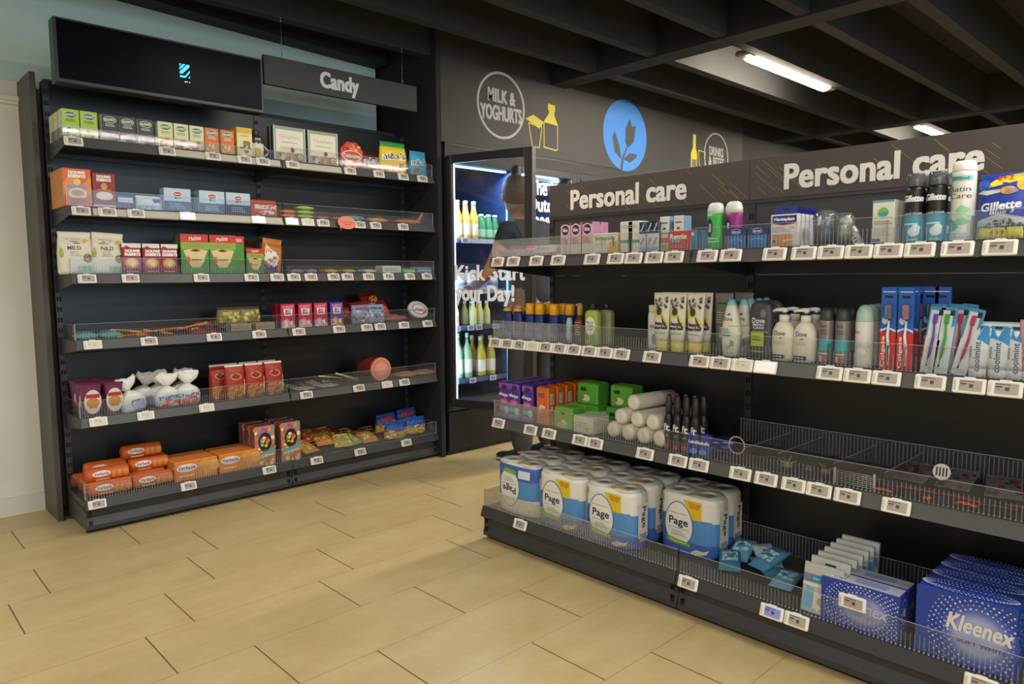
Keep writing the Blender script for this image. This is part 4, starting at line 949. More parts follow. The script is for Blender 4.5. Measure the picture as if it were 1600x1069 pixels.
b = MB(); b.lathe([(.068, 0), (.072, .004), (.072, .018), (.066, .020), (.066, .17), (.06, .175)], M('#c8563a', .35), n=28)
b.e = 0; b.S = lambda x, z, e: (x, z, -e); b.ell(0, 0, .058, .058, '#d88070', 24); b.ring(0, 0, .061, .066, '#e8b890', 28); b.ell(0, 0, .04, .04, '#dd9a88', 20)
p = b.build('candy_tub'); put(p, 'L5', 2.386, 'coral pink round candy tub lying on its side', .03, .072, (-math.pi / 2, 0, 0), cat='candy tub', short='coral candy tub')
p = bar('candy_packet', .155, .09, .032, '#b87a5c', '#cf9a80'); grid(p, 'L5', [2.597, 2.730], 'flat salmon candy packet', 'candy packet', 1, 0, .03, short='salmon packet')

# ---------------------------------------------------------- BASE DECK LEFT
def roll(nm, L, r, c, c2, seed=1):
    b = MB(); n = 14
    rings = [[(x, r + r * k * math.cos(a), r + r * k * math.sin(a)) for a in [2 * math.pi * i / n for i in range(n)]] for x, k in ((-L / 2, .55), (-L / 2 + .004, .9), (-L / 2 + .012, 1), (-L * .1, 1.0), (L * .2, 1), (L / 2 - .012, 1), (L / 2 - .004, .9), (L / 2, .55))]
    b.loft(rings, c)
    def S(x, z, e):
        a = z / r; return (x, r - (r + e) * math.cos(a), r + (r + e) * math.sin(a))
    b.S = S; b.nx = 4; b.nz = 4
    b.ell(-L * .17, r * .25, L * .21, r * .42, '#e6ddd4'); b.text('Verkade', -L * .17, r * .27, L * .34, r * .4, '#5a2a6a', 0, .03, .1); b.rect(-L * .3, -r * .75, L * .02, -r * .45, '#f0d8a8')
    for i in range(5): b.ell(L * (.12 + .07 * i), -r * .05, L * .06, r * .55, (c2, '#c8742c')[i % 2])
    return b.build(nm)
p = roll('biscuit_roll', .182, .034, '#c85a1e', '#d9883a')
q = [(.905, .03, 0, 'front row, left'), (1.09, .03, 0, 'front row, right'), (.90, .105, .0, 'second row, left'), (1.08, .105, 0, 'second row, right'), (.905, .065, .058, 'second layer, left'), (1.10, .115, .06, 'second layer, right'), (.90, .18, .0, 'third row, left'), (.92, .155, .066, 'back of second layer'), (1.07, .18, .0, 'third row, right'), (1.10, .185, .062, 'back of second layer, right'), (1.08, .15, .120, 'topmost of the stack'), (.89, .255, 0, 'fourth row, left')]
for i, (a, yy, z, w_) in enumerate(q):
    put(p, 'L6', a, 'orange biscuit roll with white oval name, ' + w_, yy, z, (0, 0, 0), 'orange biscuit rolls', 'biscuit roll', 'orange biscuit roll' if i < 2 else None)
p = carton('biscuit_box', .208, .10, .024, '#d8822e', [('e', -.22, .64, .24, .2, '#e8e0d8'), ('t', 'Verkade', -.22, .65, .4, .17, '#5a2a6a', 0, .03), ('d', .05, .25, .45, .75, ['#d89a4a', '#e0a85a', '#c8843a'], 7, .13, 2), ('l', -.4, .18, -.05, .32, '#f0d8a8', 1)], side='#c8702a', top='#b8601e', c=.004)
grid(p, 'L6', [1.287, 1.505], 'thin orange biscuit box on edge with white oval name', 'biscuit box', 7, .028, .03, short='thin biscuit box')
p = carton('gumball_box', .112, .212, .06, '#b9806a', [('d', -.48, .02, .48, .98, ['#e8c030', '#d84848', '#ece4c8', '#7ab03a', '#e87a2a', '#b84a90', '#4a9ac0'], 60, .085, 3), ('e', 0, .6, .33, .24, '#1c1a1c'), ('d', -.18, .48, .2, .72, ['#c83a3a', '#3a9a4a', '#d8c83a', '#e88a2a', '#e8e8e0'], 14, .075, 6), ('e', 0, .35, .13, .07, '#8a2418'), ('p', [(-.5, .22), (.5, .32), (.5, .42), (-.5, .3)], '#4fa8a0'), ('p', [(-.5, .14), (.5, .24), (.5, .31), (-.5, .21)], '#d8902a'), ('t', 'GUMBALL', 0, .25, .85, .06, '#f0e8e0', 8, .03)], side='#8a5a4e', top='#7a4a40')
grid(p, 'L6', [1.649, 1.797], 'colourful gumball dispenser box with round dark window', 'gumball box', 3, .07, .035, short='gumball box')
for i, (a, yy, z, c, c2, rz) in enumerate(((1.95, .07, .01, '#c8862a', '#d8c23a', .3), (2.05, .10, .03, '#c87a28', '#b8b03a', -.1), (2.14, .06, .01, '#a8a050', '#d8cc4a', -.3), (2.0, .17, .045, '#b8561e', '#c8a030', 0), (2.13, .18, .04, '#b04a1c', '#8a2a18', .1), (2.24, .08, .005, '#8a9a5a', '#c8b860', .2), (2.27, .18, .01, '#a8441c', '#5a1a14', 0), (2.35, .09, .0, '#b8823a', '#a89a50', 0), (2.42, .17, .0, '#7a2a18', '#a8501e', -.1))):
    p = pouch('gummy_bag', .11, .16, .035, c, [('d', -.4, .15, .4, .6, ['#d8c84a', '#e0dca0', '#c86a3a', '#9ab04a', c2], 14, .09, i), ('r', -.4, .62, .4, .82, c2), ('t', 'HARIBO', 0, .72, .62, .1, '#2a1c14' if i % 2 else '#f0e8d8', 0, .06)], None, .003, seed=i)
    put(p, 'L6', a, 'orange and yellow gummy candy bag lying flat, %s of the pile' % ORD[i], yy, z + .018, (-1.25, 0, rz), 'gummy candy bags', 'candy bag', 'gummy candy bag' if i in (0, 2, 5) else None)
for i, (a, yy, z) in enumerate(((2.50, .05, 0), (2.66, .06, .005), (2.50, .14, .035), (2.66, .15, .045))):
    p = bag('lollipop_bag', .15, .11, .05, '#27488f', [('d', -.42, .05, .42, .5, ['#d8c03a', '#c84a3a', '#e0d090', '#d88a3a'], 18, .07, i + 1), ('r', -.3, .62, .3, .84, '#b02a3a' if i > 1 else '#2f5aa8')], [(.045, '#b8903a'), (9, '#27488f')], .004, seed=i + 2)
    put(p, 'L6', a, 'blue and yellow sweets bag near the partition, %s' % ('front left', 'front right', 'back left', 'back right')[i], yy, z, (0, random.uniform(-.12, .12), 0), 'blue and yellow sweets bags', 'sweets bag', 'blue yellow bag' if i < 2 else None)
# ============================================================ RIGHT GONDOLA, TOP SHELF
p = carton('medicine_box', .17, .030, .08, '#b8a0b4', [('l', -.4, .3, .2, .7, '#9a7a90', 2)]); put(p, 'R1', 2.219, 'flat lilac box at the far end of the right top shelf', .03, cat='medicine box', short='lilac box')
p = carton('medicine_box', .15, .050, .08, '#d8a02a', [('r', -.5, .8, .5, 1, '#d83a6a'), ('r', -.5, .2, -.1, .8, '#e0b8a8'), ('l', -.3, .1, .3, .3, '#6a4a20', 1)], top='#d85a80'); put(p, 'R1', 2.150, 'flat yellow medicine box with pink top edge', .12, cat='medicine box', short='yellow pink box')
p = carton('medicine_box', .125, .042, .07, '#dcd8d0', [('r', -.5, .15, .5, .35, '#d8483a'), ('l', -.4, .6, .2, .85, '#8a98a8', 2)]); put(p, 'R1', 2.028, 'low white medicine box with red stripe', .03, cat='medicine box', short='white red box')
p = carton('supplement_box', .051, .124, .045, '#d3aeb4', [('r', -.5, .93, .5, 1, '#7a2350'), ('e', 0, .78, .46, .19, '#e6d2d6'), ('e', 0, .78, .38, .155, '#4a1c50'), ('t', 'bloc', 0, .79, .5, .12, '#f0e8f0', 0, .05), ('l', -.4, .35, .3, .55, '#9a7a78', 3), ('r', -.5, 0, .5, .32, '#d6cdb8')], side='#c98fb0')
grid(p, 'R1', [1.916, 1.862, 1.804], 'pink slim box with dark purple circle', 'supplement box', 2, .05, .03, short='pink slim box')
p = carton('lozenge_box', .118, .077, .03, '#dcd8c4', [('t', 'Strepsils', .0, .74, .8, .24, '#2a3a5a', 0, .015), ('l', -.4, .42, .05, .52, '#d8b060', 1), ('p', [(.5, .6), (.2, .55), (.1, .05), (.5, .05)], '#dcae34'), ('p', [(.3, .7), (.36, .7), (.42, .35), (.34, .35)], '#4a6a80'), ('r', -.45, .05, .1, .3, '#e8e4d8')], side='#dcae34')
grid(p, 'R1', [1.719], 'cream and yellow lozenge box', 'lozenge box', 3, .034, .03, short='lozenge box')
p = carton('medicine_box', .056, .114, .05, '#dbd9cf', [('r', -.5, .32, .5, .42, '#3a9a4e'), ('l', -.4, .78, .2, .9, '#a8a69c', 2)], side='#d0cec2')
grid(p, 'R1', [1.624, 1.587], 'white box with green stripe', 'medicine box', 1, .05, .036, short='green stripe box')
p = carton('toothpaste_box', .028, .108, .03, '#c4d2da', [('r', -.5, .62, .5, 1, '#1c2c54'), ('t', 'Dampo', 0, .82, .28, .7, '#dfe4ec', 0, .03) if False else ('t', 'Dampo', 0, .82, 1.15, .09, '#dfe4ec', 66, .03), ('p', [(-.3, .2), (.3, .45), (.1, .5), (-.3, .3)], '#c85a50'), ('r', -.4, .05, .4, .18, '#8fb0c8')], side='#1c2c54')
grid(p, 'R1', [1.550, 1.520, 1.495], 'narrow navy and white upright box', 'medicine box', 1, .03, .034, short='navy white box')
p = carton('medicine_box', .038, .122, .05, '#d6d4ca', [('l', -.35, .78, .35, .86, '#4a5a6a', 1), ('e', 0, .66, .16, .03, '#2a3a4a'), ('l', -.4, .5, .4, .56, '#5a6a74', 1), ('r', -.5, .26, .5, .4, '#d24a34'), ('r', -.3, .06, .3, .22, '#8fb86a')], side='#7fa6cc')
grid(p, 'R1', [1.466, 1.409], 'white box with red band and light blue side', 'medicine box', 1, .03, .045, short='blue sided box')
p = carton('antacid_box', .108, .070, .03, '#c23a2a', [('t', 'Rennie', -.12, .72, .6, .26, '#f4ece4', 0, .05), ('r', -.38, .45, -.05, .56, '#6ab0c8'), ('p', [(.30, 0), (.5, 0), (.5, 1), (.42, 1)], '#3f86b4'), ('l', -.4, .15, .1, .3, '#e08a70', 2), ('e', .4, .8, .06, .09, '#a8d0e8')], side='#3f86b4')
grid(p, 'R1', [1.386], 'red and blue antacid tablet box', 'tablet box', 3, .034, .030, short='red antacid box')
def gel(c, capc, nm='gel_bottle'):
    o = body(nm, [(0, .022, .017, 2.6), (.004, .026, .019, 2.6), (.05, .0285, .02, 2.6), (.075, .0255, .019, 2.6), (.118, .029, .02, 2.6)], c, [('e', -.2, .62, .2, .26, '#17304a'), ('t', 'durex', -.2, .62, .48, .09, '#e8eef0', 90, .04), ('l', -.3, .2, .4, .36, '#b8e0b8' if c == '#37b04a' else '#d8a8c8', 2)])
    b = MB(); b.loft([[(hw * math.copysign(abs(math.cos(a)) ** .8, math.cos(a)), .02 + hd * math.sin(a), z) for a in [2 * math.pi * k / 24 for k in range(24)]] for z, hw, hd in ((.118, .029, .02), (.135, .0285, .02), (.15, .023, .017), (.155, .014, .01))], '#d3dcd2')
    b.build('cap', o); return o
put(gel('#37b04a', 0), 'R1', 1.272, 'green gel bottle with white cap on the right top shelf', .035, cat='gel bottle', short='green gel bottle')
put(gel('#8f2a78', 0), 'R1', 1.209, 'magenta gel bottle with white cap beside the green one', .04, cat='gel bottle', short='magenta gel bottle')
p = carton('small_box', .066, .068, .03, '#2a6fb4', [('r', -.5, .62, .5, 1, '#1c2f78'), ('e', 0, .81, .26, .13, '#c8d4ea'), ('e', 0, .81, .24, .11, '#1c2f78'), ('t', 'durex', 0, .81, .38, .12, '#e8eef4', 0, .04), ('e', 0, .32, .4, .2, '#4a9ad0'), ('e', 0, .26, .38, .17, '#2a6fb4')], side='#1c2f78')
grid(p, 'R1', [1.182, 1.110], 'small square blue box', 'box', 2, .034, .026, short='small blue box')
def hans(nm='plaster_box'):
    o = carton(nm, .086, .100, .016, '#dedad0', [('p', [(-.44, .95), (.44, .95), (.44, .74), (.2, .69), (0, .67), (-.2, .69), (-.44, .74)], '#c23a3a'), ('p', [(-.44, .96), (.44, .96), (.44, .77), (.2, .72), (0, .70), (-.2, .72), (-.44, .77)], '#1c2c7a'), ('t', 'Hansaplast', 0, .845, .74, .12, '#f0f0ee', 0, .05), ('t', 'CLASSIC', -.22, .60, .46, .055, '#7a8ab8'), ('t', '1m', .28, .60, .14, .055, '#7a8ab8'), ('l', -.44, .46, .2, .56, '#a8b4cc', 2), ('r', -.44, .02, .3, .40, '#d3935a'), ('r', -.22, .02, -.19, .40, '#b87a48'), ('r', .05, .02, .08, .40, '#b87a48'), ('e', -.36, .2, .09, .07, '#c8d0e0'), ('e', -.36, .2, .06, .05, '#2a3a7a'), ('p', [(-.05, .22), (.38, .28), (.4, .24), (-.05, .18)], '#e8e4dc')], side='#c8ccd8')
    b = MB(); b.box(-.036, .0072, .098, .036, .0088, .124, '#1f2f86'); b.box(-.008, .0068, .112, .008, .0092, .118, '#0c1238'); b.build('hang_tab', o); return o
grid(hans(), 'R1', [1.023], 'white plaster box with blue hang tab', 'plaster box', 6, .028, .026, short='plaster box')
o = body('clear_cup_pack', [(0, .030, .028, 2.2), (.06, .033, .03, 2.2), (.085, .036, .033, 2.2), (.1, .028, .026, 2.2), (.106, .012, .012, 2)], FILM, [])
b = MB(); b.lathe([(.020, .004), (.022, .05), (.018, .066)], M('#4a6a9a', .3), 0, .033, 16); b.build('blue_pacifier', o)
put(o, 'R1', 0.917, 'clear plastic dome pack with a blue item inside', .035, cat='clear pack', short='clear dome pack')
o = body('clear_cup_pack', [(0, .024, .022, 2.2), (.05, .027, .024, 2.2), (.08, .029, .026, 2.2), (.095, .018, .016, 2.2)], FILM, [])
b = MB(); b.lathe([(.017, .003), (.019, .03), (.008, .045), (.012, .06)], M('#b8c0a8', .4), 0, .026, 14); b.build('nipple_shape', o); bpy.data.objects['nipple_shape'].name = 'pale_insert'
put(o, 'R1', 0.862, 'smaller clear plastic pack with a pale green item inside', .04, cat='clear pack', short='small clear pack')
p = carton('card_pack', .022, .095, .02, '#c8c6bc', [('l', -.3, .1, .3, .9, '#6a6860', 8)]); put(p, 'R1', 0.817, 'white card strip leaning left inside the clear tray', .06, 0, (0, -.5, 0), cat='card strip', short='leaning card strip')
p = pouch('purple_sachet', .03, .1, .015, '#8a80a8', [('r', -.3, .4, .3, .6, '#c8c4d8')], None, .001); put(p, 'R1', 0.783, 'small see-through violet sachet beside the white boxes', .08, 0, (0, .25, 0), cat='sachet')
p = carton('baby_care_box', .056, .120, .05, '#dcd7c6', [('r', -.5, .95, .5, 1, '#4f9ab8'), ('e', 0, .72, .25, .115, '#7ab83a'), ('p', [(-.25, .7), (.25, .76), (.24, .68), (0, .62), (-.24, .66)], '#3a9aa8'), ('l', -.42, .44, .42, .54, '#8a9a8a', 2), ('r', -.5, .06, -.1, .13, '#4a6ac0'), ('r', -.5, 0, .5, .04, '#7ab83a'), ('l', -.4, .18, .4, .38, '#b8b8a8', 4)], side='#d0cfc8', top='#4f9ab8')
grid(p, 'R1', [0.743], 'white box with green and blue globe circle', 'box', 2, .054, .028, short='globe circle box')
def foam():
    o = can('shave_foam_can', .0245, [(.96, 0), (1, .003), (1, .13), (.93, .142), (.78, .152)], '#0c0c0e', [('t', 'Gillette', .0, .78, .93, .11, '#e6e6e6', 0, .07, .12), ('t', 'SHAVE FOAM', 0, .515, .85, .04, '#b8c4c8', 0, .04), ('e', .1, .2, .28, .08, '#d8e0e4'), ('r', -.5, .32, .3, .35, '#bfe0e8'), ('e', .2, .26, .2, .06, '#e4e8ea'), ('l', -.2, .04, .3, .08, '#a8e0ec', 1)], [(.073, '#1688a4'), (9, '#0c0c0e')])
    b = MB(); b.lathe([(.0215, .150), (.022, .152), (.0215, .182), (.019, .185)], clear('smoke_cap', (.35, .36, .37), .1, .35, (.25, .26, .27)), 0, .0245, 20); b.build('cap', o)
    b = MB(); b.lathe([(.009, .15), (.009, .165), (.006, .172)], '#3a3a3c', 0, .0245, 12); b.build('nozzle', o)
    return o
grid(foam(), 'R1', [0.672, 0.619], 'black and teal shaving foam can', 'foam can', 3, .055, .030, short='shaving foam can')
o = can('shave_gel_can', .028, [(.96, 0), (1, .003), (1, .172), (.96, .178)], '#dcdcd2', [('r', -.5, .865, .5, .935, '#7fc4c0'), ('t', '200ml', -.05, .90, .7, .045, '#2a6a7a', 0, .03), ('t', 'Satin\nCare', -.02, .70, .86, .17, '#4a4f52', 0, .0), ('p', [(-.2, .44), (.05, .52), (.4, .46), (.3, .42), (.0, .40)], '#8fc890'), ('p', [(-.3, .38), (.1, .43), (.42, .36), (.2, .31), (-.1, .32)], '#a8d0a0'), ('p', [(-.25, .30), (.1, .35), (.4, .28), (.15, .23), (-.1, .24)], '#7fb888'), ('p', [(-.5, .36), (-.25, .3), (0, .2), (-.3, .14), (-.5, .16)], '#3a9a88'), ('l', -.4, .05, .4, .13, '#9ab8c0', 2)])
b = MB(); b.lathe([(.027, .178), (.0275, .182), (.026, .200), (.020, .205)], '#e4e2d8', 0, .028, 20); b.build('cap', o)
put(o, 'R1', 0.559, 'tall white shaving gel can with green aloe picture, in front of the header', .028, cat='gel can', short='white gel can')
def razor(): return bag('razor_bag', .108, .165, .05, '#1c3a9a', [('p', [(-.5, .72), (-.2, .80), (.2, .86), (.5, .88), (.5, .99), (.1, .97), (-.15, .92)], '#dcc82a'), ('t', '4+2', .02, .93, .34, .07, '#c83a2a', 5, .06), ('e', .40, .82, .13, .09, '#d8a832'), ('e', -.38, .84, .13, .075, '#2f5ab8'), ('p', [(-.5, .72), (-.3, .68), (.1, .73), (.2, .76), (-.1, .76), (-.4, .75)], '#c8ccd4'), ('e', .12, .74, .16, .06, '#d8962a'), ('e', .2, .73, .12, .035, '#8a8f98'), ('t', 'Gillette', .0, .515, .78, .12, '#e8eaf0', 5, .06, .15), ('t', 'Blue 3', .03, .425, .46, .07, '#d0d6e4', 4, .03, .15), ('p', [(-.45, .3), (0, .4), (.45, .33), (.45, .22), (-.45, .2)], '#aab0b4'), ('d', -.4, .18, .4, .28, ['#3a6a4a', '#4a4f58', '#2a3a34'], 12, .06, 3), ('r', -.5, .03, .5, .19, '#c9c02c'), ('t', '4+2', -.05, .11, .3, .07, '#b8402a', 0, .05)], None, .002, .93, 5, .8)
p = razor(); put(p, 'R1', 0.471, 'blue and yellow razor bag at the right picture edge, front one', .03, cat='razor bag', group='razor bags', short='razor bag')
put(p, 'R1', 0.447, 'blue and yellow razor bag right behind the front one', .10, cat='razor bag', group='razor bags')
for i in range(2): put(p, 'R1', .30 - .16 * i, 'razor bag beyond the right picture edge, %s' % ('near', 'far')[i], .04, cat='razor bag', group='razor bags out of frame') if False else None

# ============================================================ SECOND SHELF
def sun(tall):
    h = .155 if tall else .128
    o = body('sunscreen_bottle', [(0, .019, .014, 2.2), (.004, .0225, .016, 2.2), (.07, .0235, .017, 2.2), (.10, .0215, .016, 2.2), (.108, .02, .015, 2.1)] if tall else [(0, .026, .015, 2.4), (.06, .030, .018, 2.4), (.09, .026, .017, 2.4), (.118, .020, .014, 2.2)], '#1b2c6e', [('t', 'NIVEA', -.25, .42, 1.0, .10, '#aab4d8', 90, .04), ('l', -.1, .15, .4, .3, '#6a7ab8', 2)])
    b = MB(); c = M('#d9a010', .35); yc = .017 if tall else .018
    if tall: b.lathe([(.0185, .108), (.0205, .110), (.020, .150), (.016, .154)], c, 0, yc, 18)
    else: b.lathe([(.020, .117), (.021, .118), (.019, .128), (.016, .130)], c, 0, yc, 18)
    b.build('cap', o); return o
ps, pt = sun(False), sun(True)
grid(ps, 'R2', [2.267, 2.203], 'flat dark blue sunscreen bottle with thin yellow cap', 'sunscreen bottle', 2, .06, .032, short='flat sunscreen bottle')
grid(pt, 'R2', [2.130, 2.074, 1.994], 'dark blue sunscreen bottle with tall yellow cap', 'sunscreen bottle', 2, .055, .032, short='sunscreen bottle')
put(pt, 'R2', 1.942, 'dark blue sunscreen bottle set back beside the brown pump bottle', .07, cat='sunscreen bottle', group='sunscreen bottles behind')
put(ps, 'R2', 1.884, 'dark blue sunscreen bottle behind the brown pump bottle', .15, cat='sunscreen bottle', group='sunscreen bottles behind')
o = body('light_blue_bottle', [(0, .012, .012, 2), (.03, .014, .013, 2), (.05, .011, .011, 2), (.08, .014, .013, 2), (.1, .008, .008, 2)], '#9fb8c4', []); put(o, 'R2', 1.911, 'small pale blue wavy bottle beside the brown pump bottle', .035, cat='bottle')
o = can('tan_oil_bottle', .021, [(.95, 0), (1, .004), (1, .09), (.55, .105), (.5, .112)], '#4a2418', [('l', -.4, .3, .4, .8, '#b88a60', 6)])
b = MB(); b.lathe([(.011, .112), (.0115, .15), (.009, .160)], M('#b08a5a', .35), 0, .021, 14); b.cbox(-.004, -.002, .148, .004, .02, .158, M('#b08a5a')); b.build('pump', o)
put(o, 'R2', 1.860, 'brown tanning oil bottle with gold pump', .032, cat='pump bottle', short='brown pump bottle')
def soap(c, side):
    o = body('hand_soap_bottle', [(0, .030, .017, 4), (.003, .032, .018, 4), (.120, .032, .018, 4), (.132, .026, .016, 3), (.135, .012, .012, 2)], c, [('e', 0, .55, .38, .26, '#dfe3cf'), ('t', 'Marcels\nGREEN\nSOAP', 0, .55, .56, .28, '#4a5a34', 0, .02), ('p', [(-.45, .35), (-.2, .3), (0, .18), (-.3, .12), (-.45, .2)], '#5a8a34'), ('p', [(.0, .28), (.4, .3), (.45, .12), (.15, .1)], '#6a9a3a')] if side else [])
    b = MB(); b.lathe([(.011, .135), (.012, .136), (.012, .158), (.010, .160)], '#161616', 0, .018, 14); b.build('cap', o); return o
put(soap('#9ab048', True), 'R2', 1.789, 'lime green square hand soap bottle with round white label', .03, cat='soap bottle', short='lime soap bottle')
put(soap('#8a8a5e', False), 'R2', 1.764, 'olive grey square soap bottle right behind the lime one', .08, cat='soap bottle')
o = body('lotion_bottle', [(0, .018, .013, 3), (.12, .019, .013, 3), (.135, .016, .012, 3)], '#cfcabb', [('e', .1, .62, .25, .06, '#8a8a80'), ('l', -.3, .5, .3, .55, '#7a7a70', 1), ('e', .3, .28, .25, .14, '#3a88b8')])
b = MB(); b.cbox(-.014, .003, .135, .014, .023, .16, '#c8c0a0', .002); b.build('cap', o); put(o, 'R2', 1.521, 'white lotion bottle with beige cap left of the shower tubes', .05, cat='lotion bottle', short='white lotion bottle')
def tubeup(nm, w, h, c, D, capc, d=.03, hc=.02):
    o = body(nm, [(hc, w * .36, d * .5, 2), (h * .3, w * .42, d * .5, 2.1), (h * .7, w * .47, d * .3, 2.4), (h * .95, w * .5, .0016, 4), (h, w * .5, .0015, 4)], c, D)
    b = MB(); b.loft([[(w * .36 * s_ * math.cos(a), d / 2 + d * .5 * s_ * math.sin(a), z) for a in [2 * math.pi * k / 24 for k in range(24)]] for z, s_ in ((0, .9), (.003, .97), (hc, 1))], capc); b.build('cap', o); return o
p = tubeup('shower_gel_tube', .068, .205, '#d6d2c2', [('d', -.38, .74, .38, .94, ['#4a4642', '#8a857a', '#6a655c'], 16, .08, 4), ('p', [(-.4, .74), (-.05, .72), (.4, .5), (.4, .42), (0, .6), (-.4, .58)], '#cfc23a'), ('e', -.1, .68, .17, .07, '#3a3836'), ('p', [(.05, .62), (.4, .42), (.36, .38), (.1, .52)], '#4a4438'), ('t', 'happy\nstories', 0, .44, .74, .13, '#2c2c2c', 0, .05), ('l', -.3, .28, .3, .34, '#a8a498', 1)], '#d6c65a', .032, .035)
grid(p, 'R2', [1.474, 1.409, 1.338], 'white shower gel tube with yellow vanilla drawing', 'shower gel tube', 2, .05, .034, short='shower gel tube')
p = tubeup('shower_gel_tube', .068, .205, '#6f6a60', [('l', -.3, .8, .3, .86, '#3a3834', 1), ('l', -.35, .5, .1, .7, '#a8a498', 5), ('b', -.1, .28, .1, .44)], '#3a3836', .032, .03)
put(p, 'R2', 1.265, 'grey shower gel tube showing its back with a barcode', .09, cat='shower gel tube', short='grey gel tube'); put(p, 'R2', 1.236, 'grey shower gel tube, right of the barcode one and farther back', .17, cat='shower gel tube')
def dove(): return body('shower_gel_bottle', [(0, .022, .014, 2.4), (.004, .026, .017, 2.4), (.04, .031, .019, 2.4), (.08, .034, .019, 2.4), (.13, .026, .017, 2.3), (.17, .016, .013, 2.2), (.186, .009, .009, 2)], '#d3d2c2', [('t', 'Dove', -.08, .66, .5, .07, '#2a3a5a', 0, .015), ('p', [(-.14, .73), (-.02, .76), (.1, .745), (0, .72)], '#5a4a2a'), ('r', -.05, .53, .4, .55, '#8fc83a'), ('l', -.34, .40, .1, .5, '#6a8aa0', 3), ('r', -.34, .36, .1, .385, '#2a9a8a'), ('p', [(.0, .12), (.12, .3), (.25, .28), (.3, .2), (.12, .18)], '#7a9a70'), ('p', [(-.2, .1), (-.1, .22), (.05, .2), (0, .1)], '#a8b898'), ('l', -.1, .06, .25, .08, '#6a6a70', 1)], [(.166, '#d3d2c2'), (9, '#7fb8c4')])
p = dove(); put(p, 'R2', 1.204, 'white shower gel bottle with light blue top, front one', .03, cat='shower gel bottle', group='white shower gel bottles', short='white gel bottle')
for i, (px_a, yy) in enumerate(((1.183, .07), (1.191, .13), (1.200, .20), (1.208, .27))):
    put(p, 'R2', px_a, 'white shower gel bottle with light blue top, %s of those behind' % ORD[i], yy, cat='shower gel bottle', group='white shower gel bottles')
o = body('mens_shower_bottle', [(0, .035, .016, 3), (.004, .038, .018, 3), (.14, .038, .018, 3), (.17, .034, .017, 2.6), (.184, .018, .012, 2.2)], '#3d3f42', [('t', 'Dove', -.03, .66, .56, .09, '#e0e2e4', 0, .015), ('t', 'MEN+\nCARE', -.02, .56, .5, .09, '#c8ccd0', 0, .03), ('r', -.36, .22, .22, .46, '#a8b82a'), ('l', -.3, .3, .1, .42, '#5a6a1a', 2), ('r', -.36, .12, .22, .14, '#a8a832'), ('e', .18, .78, .12, .07, '#6a6e74'), ('l', -.3, .44, .4, .5, '#7a7e84', 1)])
put(o, 'R2', 1.102, 'dark grey shower gel bottle with lime square label', .035, cat='shower gel bottle', short='dark grey bottle')
put(copy_tree(o), 'R2', 1.095, 'dark grey shower gel bottle behind the lime label one', .09, cat='shower gel bottle')
def pump():
    o = body('soap_pump_bottle', [(0, .030, .022, 2.3), (.004, .034, .025, 2.3), (.06, .037, .026, 2.3), (.095, .034, .025, 2.3), (.115, .024, .02, 2.1), (.122, .014, .014, 2)], '#d8d2bd', [('t', 'Dove', -.04, .70, .46, .12, '#2a3350', 0, .015), ('p', [(-.06, .58), (.02, .61), (.08, .59), (0, .56)], '#4a4a3a'), ('l', -.3, .42, .2, .5, '#b8ae90', 2), ('r', -.38, .06, .2, .16, '#2a3066'), ('l', -.3, .09, .1, .13, '#c8ccd8', 1)])
    b = MB(); b.lathe([(.0155, .121), (.0155, .140), (.012, .142)], '#e0dccf', 0, .026, 16); b.lathe([(.0125, .142), (.0125, .147), (.005, .148)], '#26285a', 0, .026, 14)
    b.tube([(0, .026, .147), (0, .026, .153)], .006, '#e0dccf', 10); b.tube([(.010, .026, .156), (-.005, .026, .157), (-.025, .024, .156), (-.036, .022, .152)], [.006, .007, .005, .0035], '#e4e0d4', 10); b.build('pump', o); return o
grid(pump(), 'R2', [1.030, 0.962], 'cream hand soap bottle with white pump', 'soap pump bottle', 2, .07, .032, short='cream pump bottle')
def deo(): 
    o = can('deodorant_can', .0215, [(.95, 0), (1, .003), (1, .125), (.97, .130)], M('#7d7f80', .35, .4), [('t', 'Dove', -.05, .88, .5, .08, '#5a4a44', 0, .02), ('t', 'MEN+\nCARE', -.02, .74, .6, .1, '#6a5a54', 0, .03), ('p', [(-.5, .44), (-.2, .56), (.3, .58), (.5, .54), (.5, .34), (.1, .32), (-.5, .3)], '#3fa8ac'), ('l', -.4, .22, .3, .28, '#d8dce0', 1), ('r', -.05, .06, .15, .2, '#c85a3a'), ('r', -.3, .06, -.1, .2, '#d0c8c4')], [(.1, M('#7d7f80', .35, .4)), (9, M('#857c78', .35, .3))])
    b = MB(); b.lathe([(.0205, .130), (.021, .132), (.0205, .155), (.015, .165), (.006, .168)], '#343434', 0, .0215, 18); b.build('cap', o); return o
grid(deo(), 'R2', [0.897, 0.850], 'grey deodorant spray can with teal swirl', 'deodorant can', 2, .05, .032, short='grey deodorant can')
o = can('white_deodorant_can', .0245, [(.95, 0), (1, .003), (1, .128), (.97, .130)], '#d8d4cb', [('t', 'Dove', -.3, .78, .4, .07, '#a8605a', 0, .02), ('o', 0, .35, .3, .33, '#b8b8b8'), ('p', [(-.5, .4), (0, .5), (.5, .42), (.5, .45), (0, .53), (-.5, .43)], '#c0c4c4')])
b = MB(); b.lathe([(.0235, .130), (.024, .133), (.0225, .155), (.016, .172), (.006, .178)], '#a5c4b4', 0, .0245, 18); b.build('cap', o)
grid(o, 'R2', [0.790], 'white deodorant can with pale green cap', 'deodorant can', 4, .05, .030, short='white deodorant can')
for i in range(0): pass
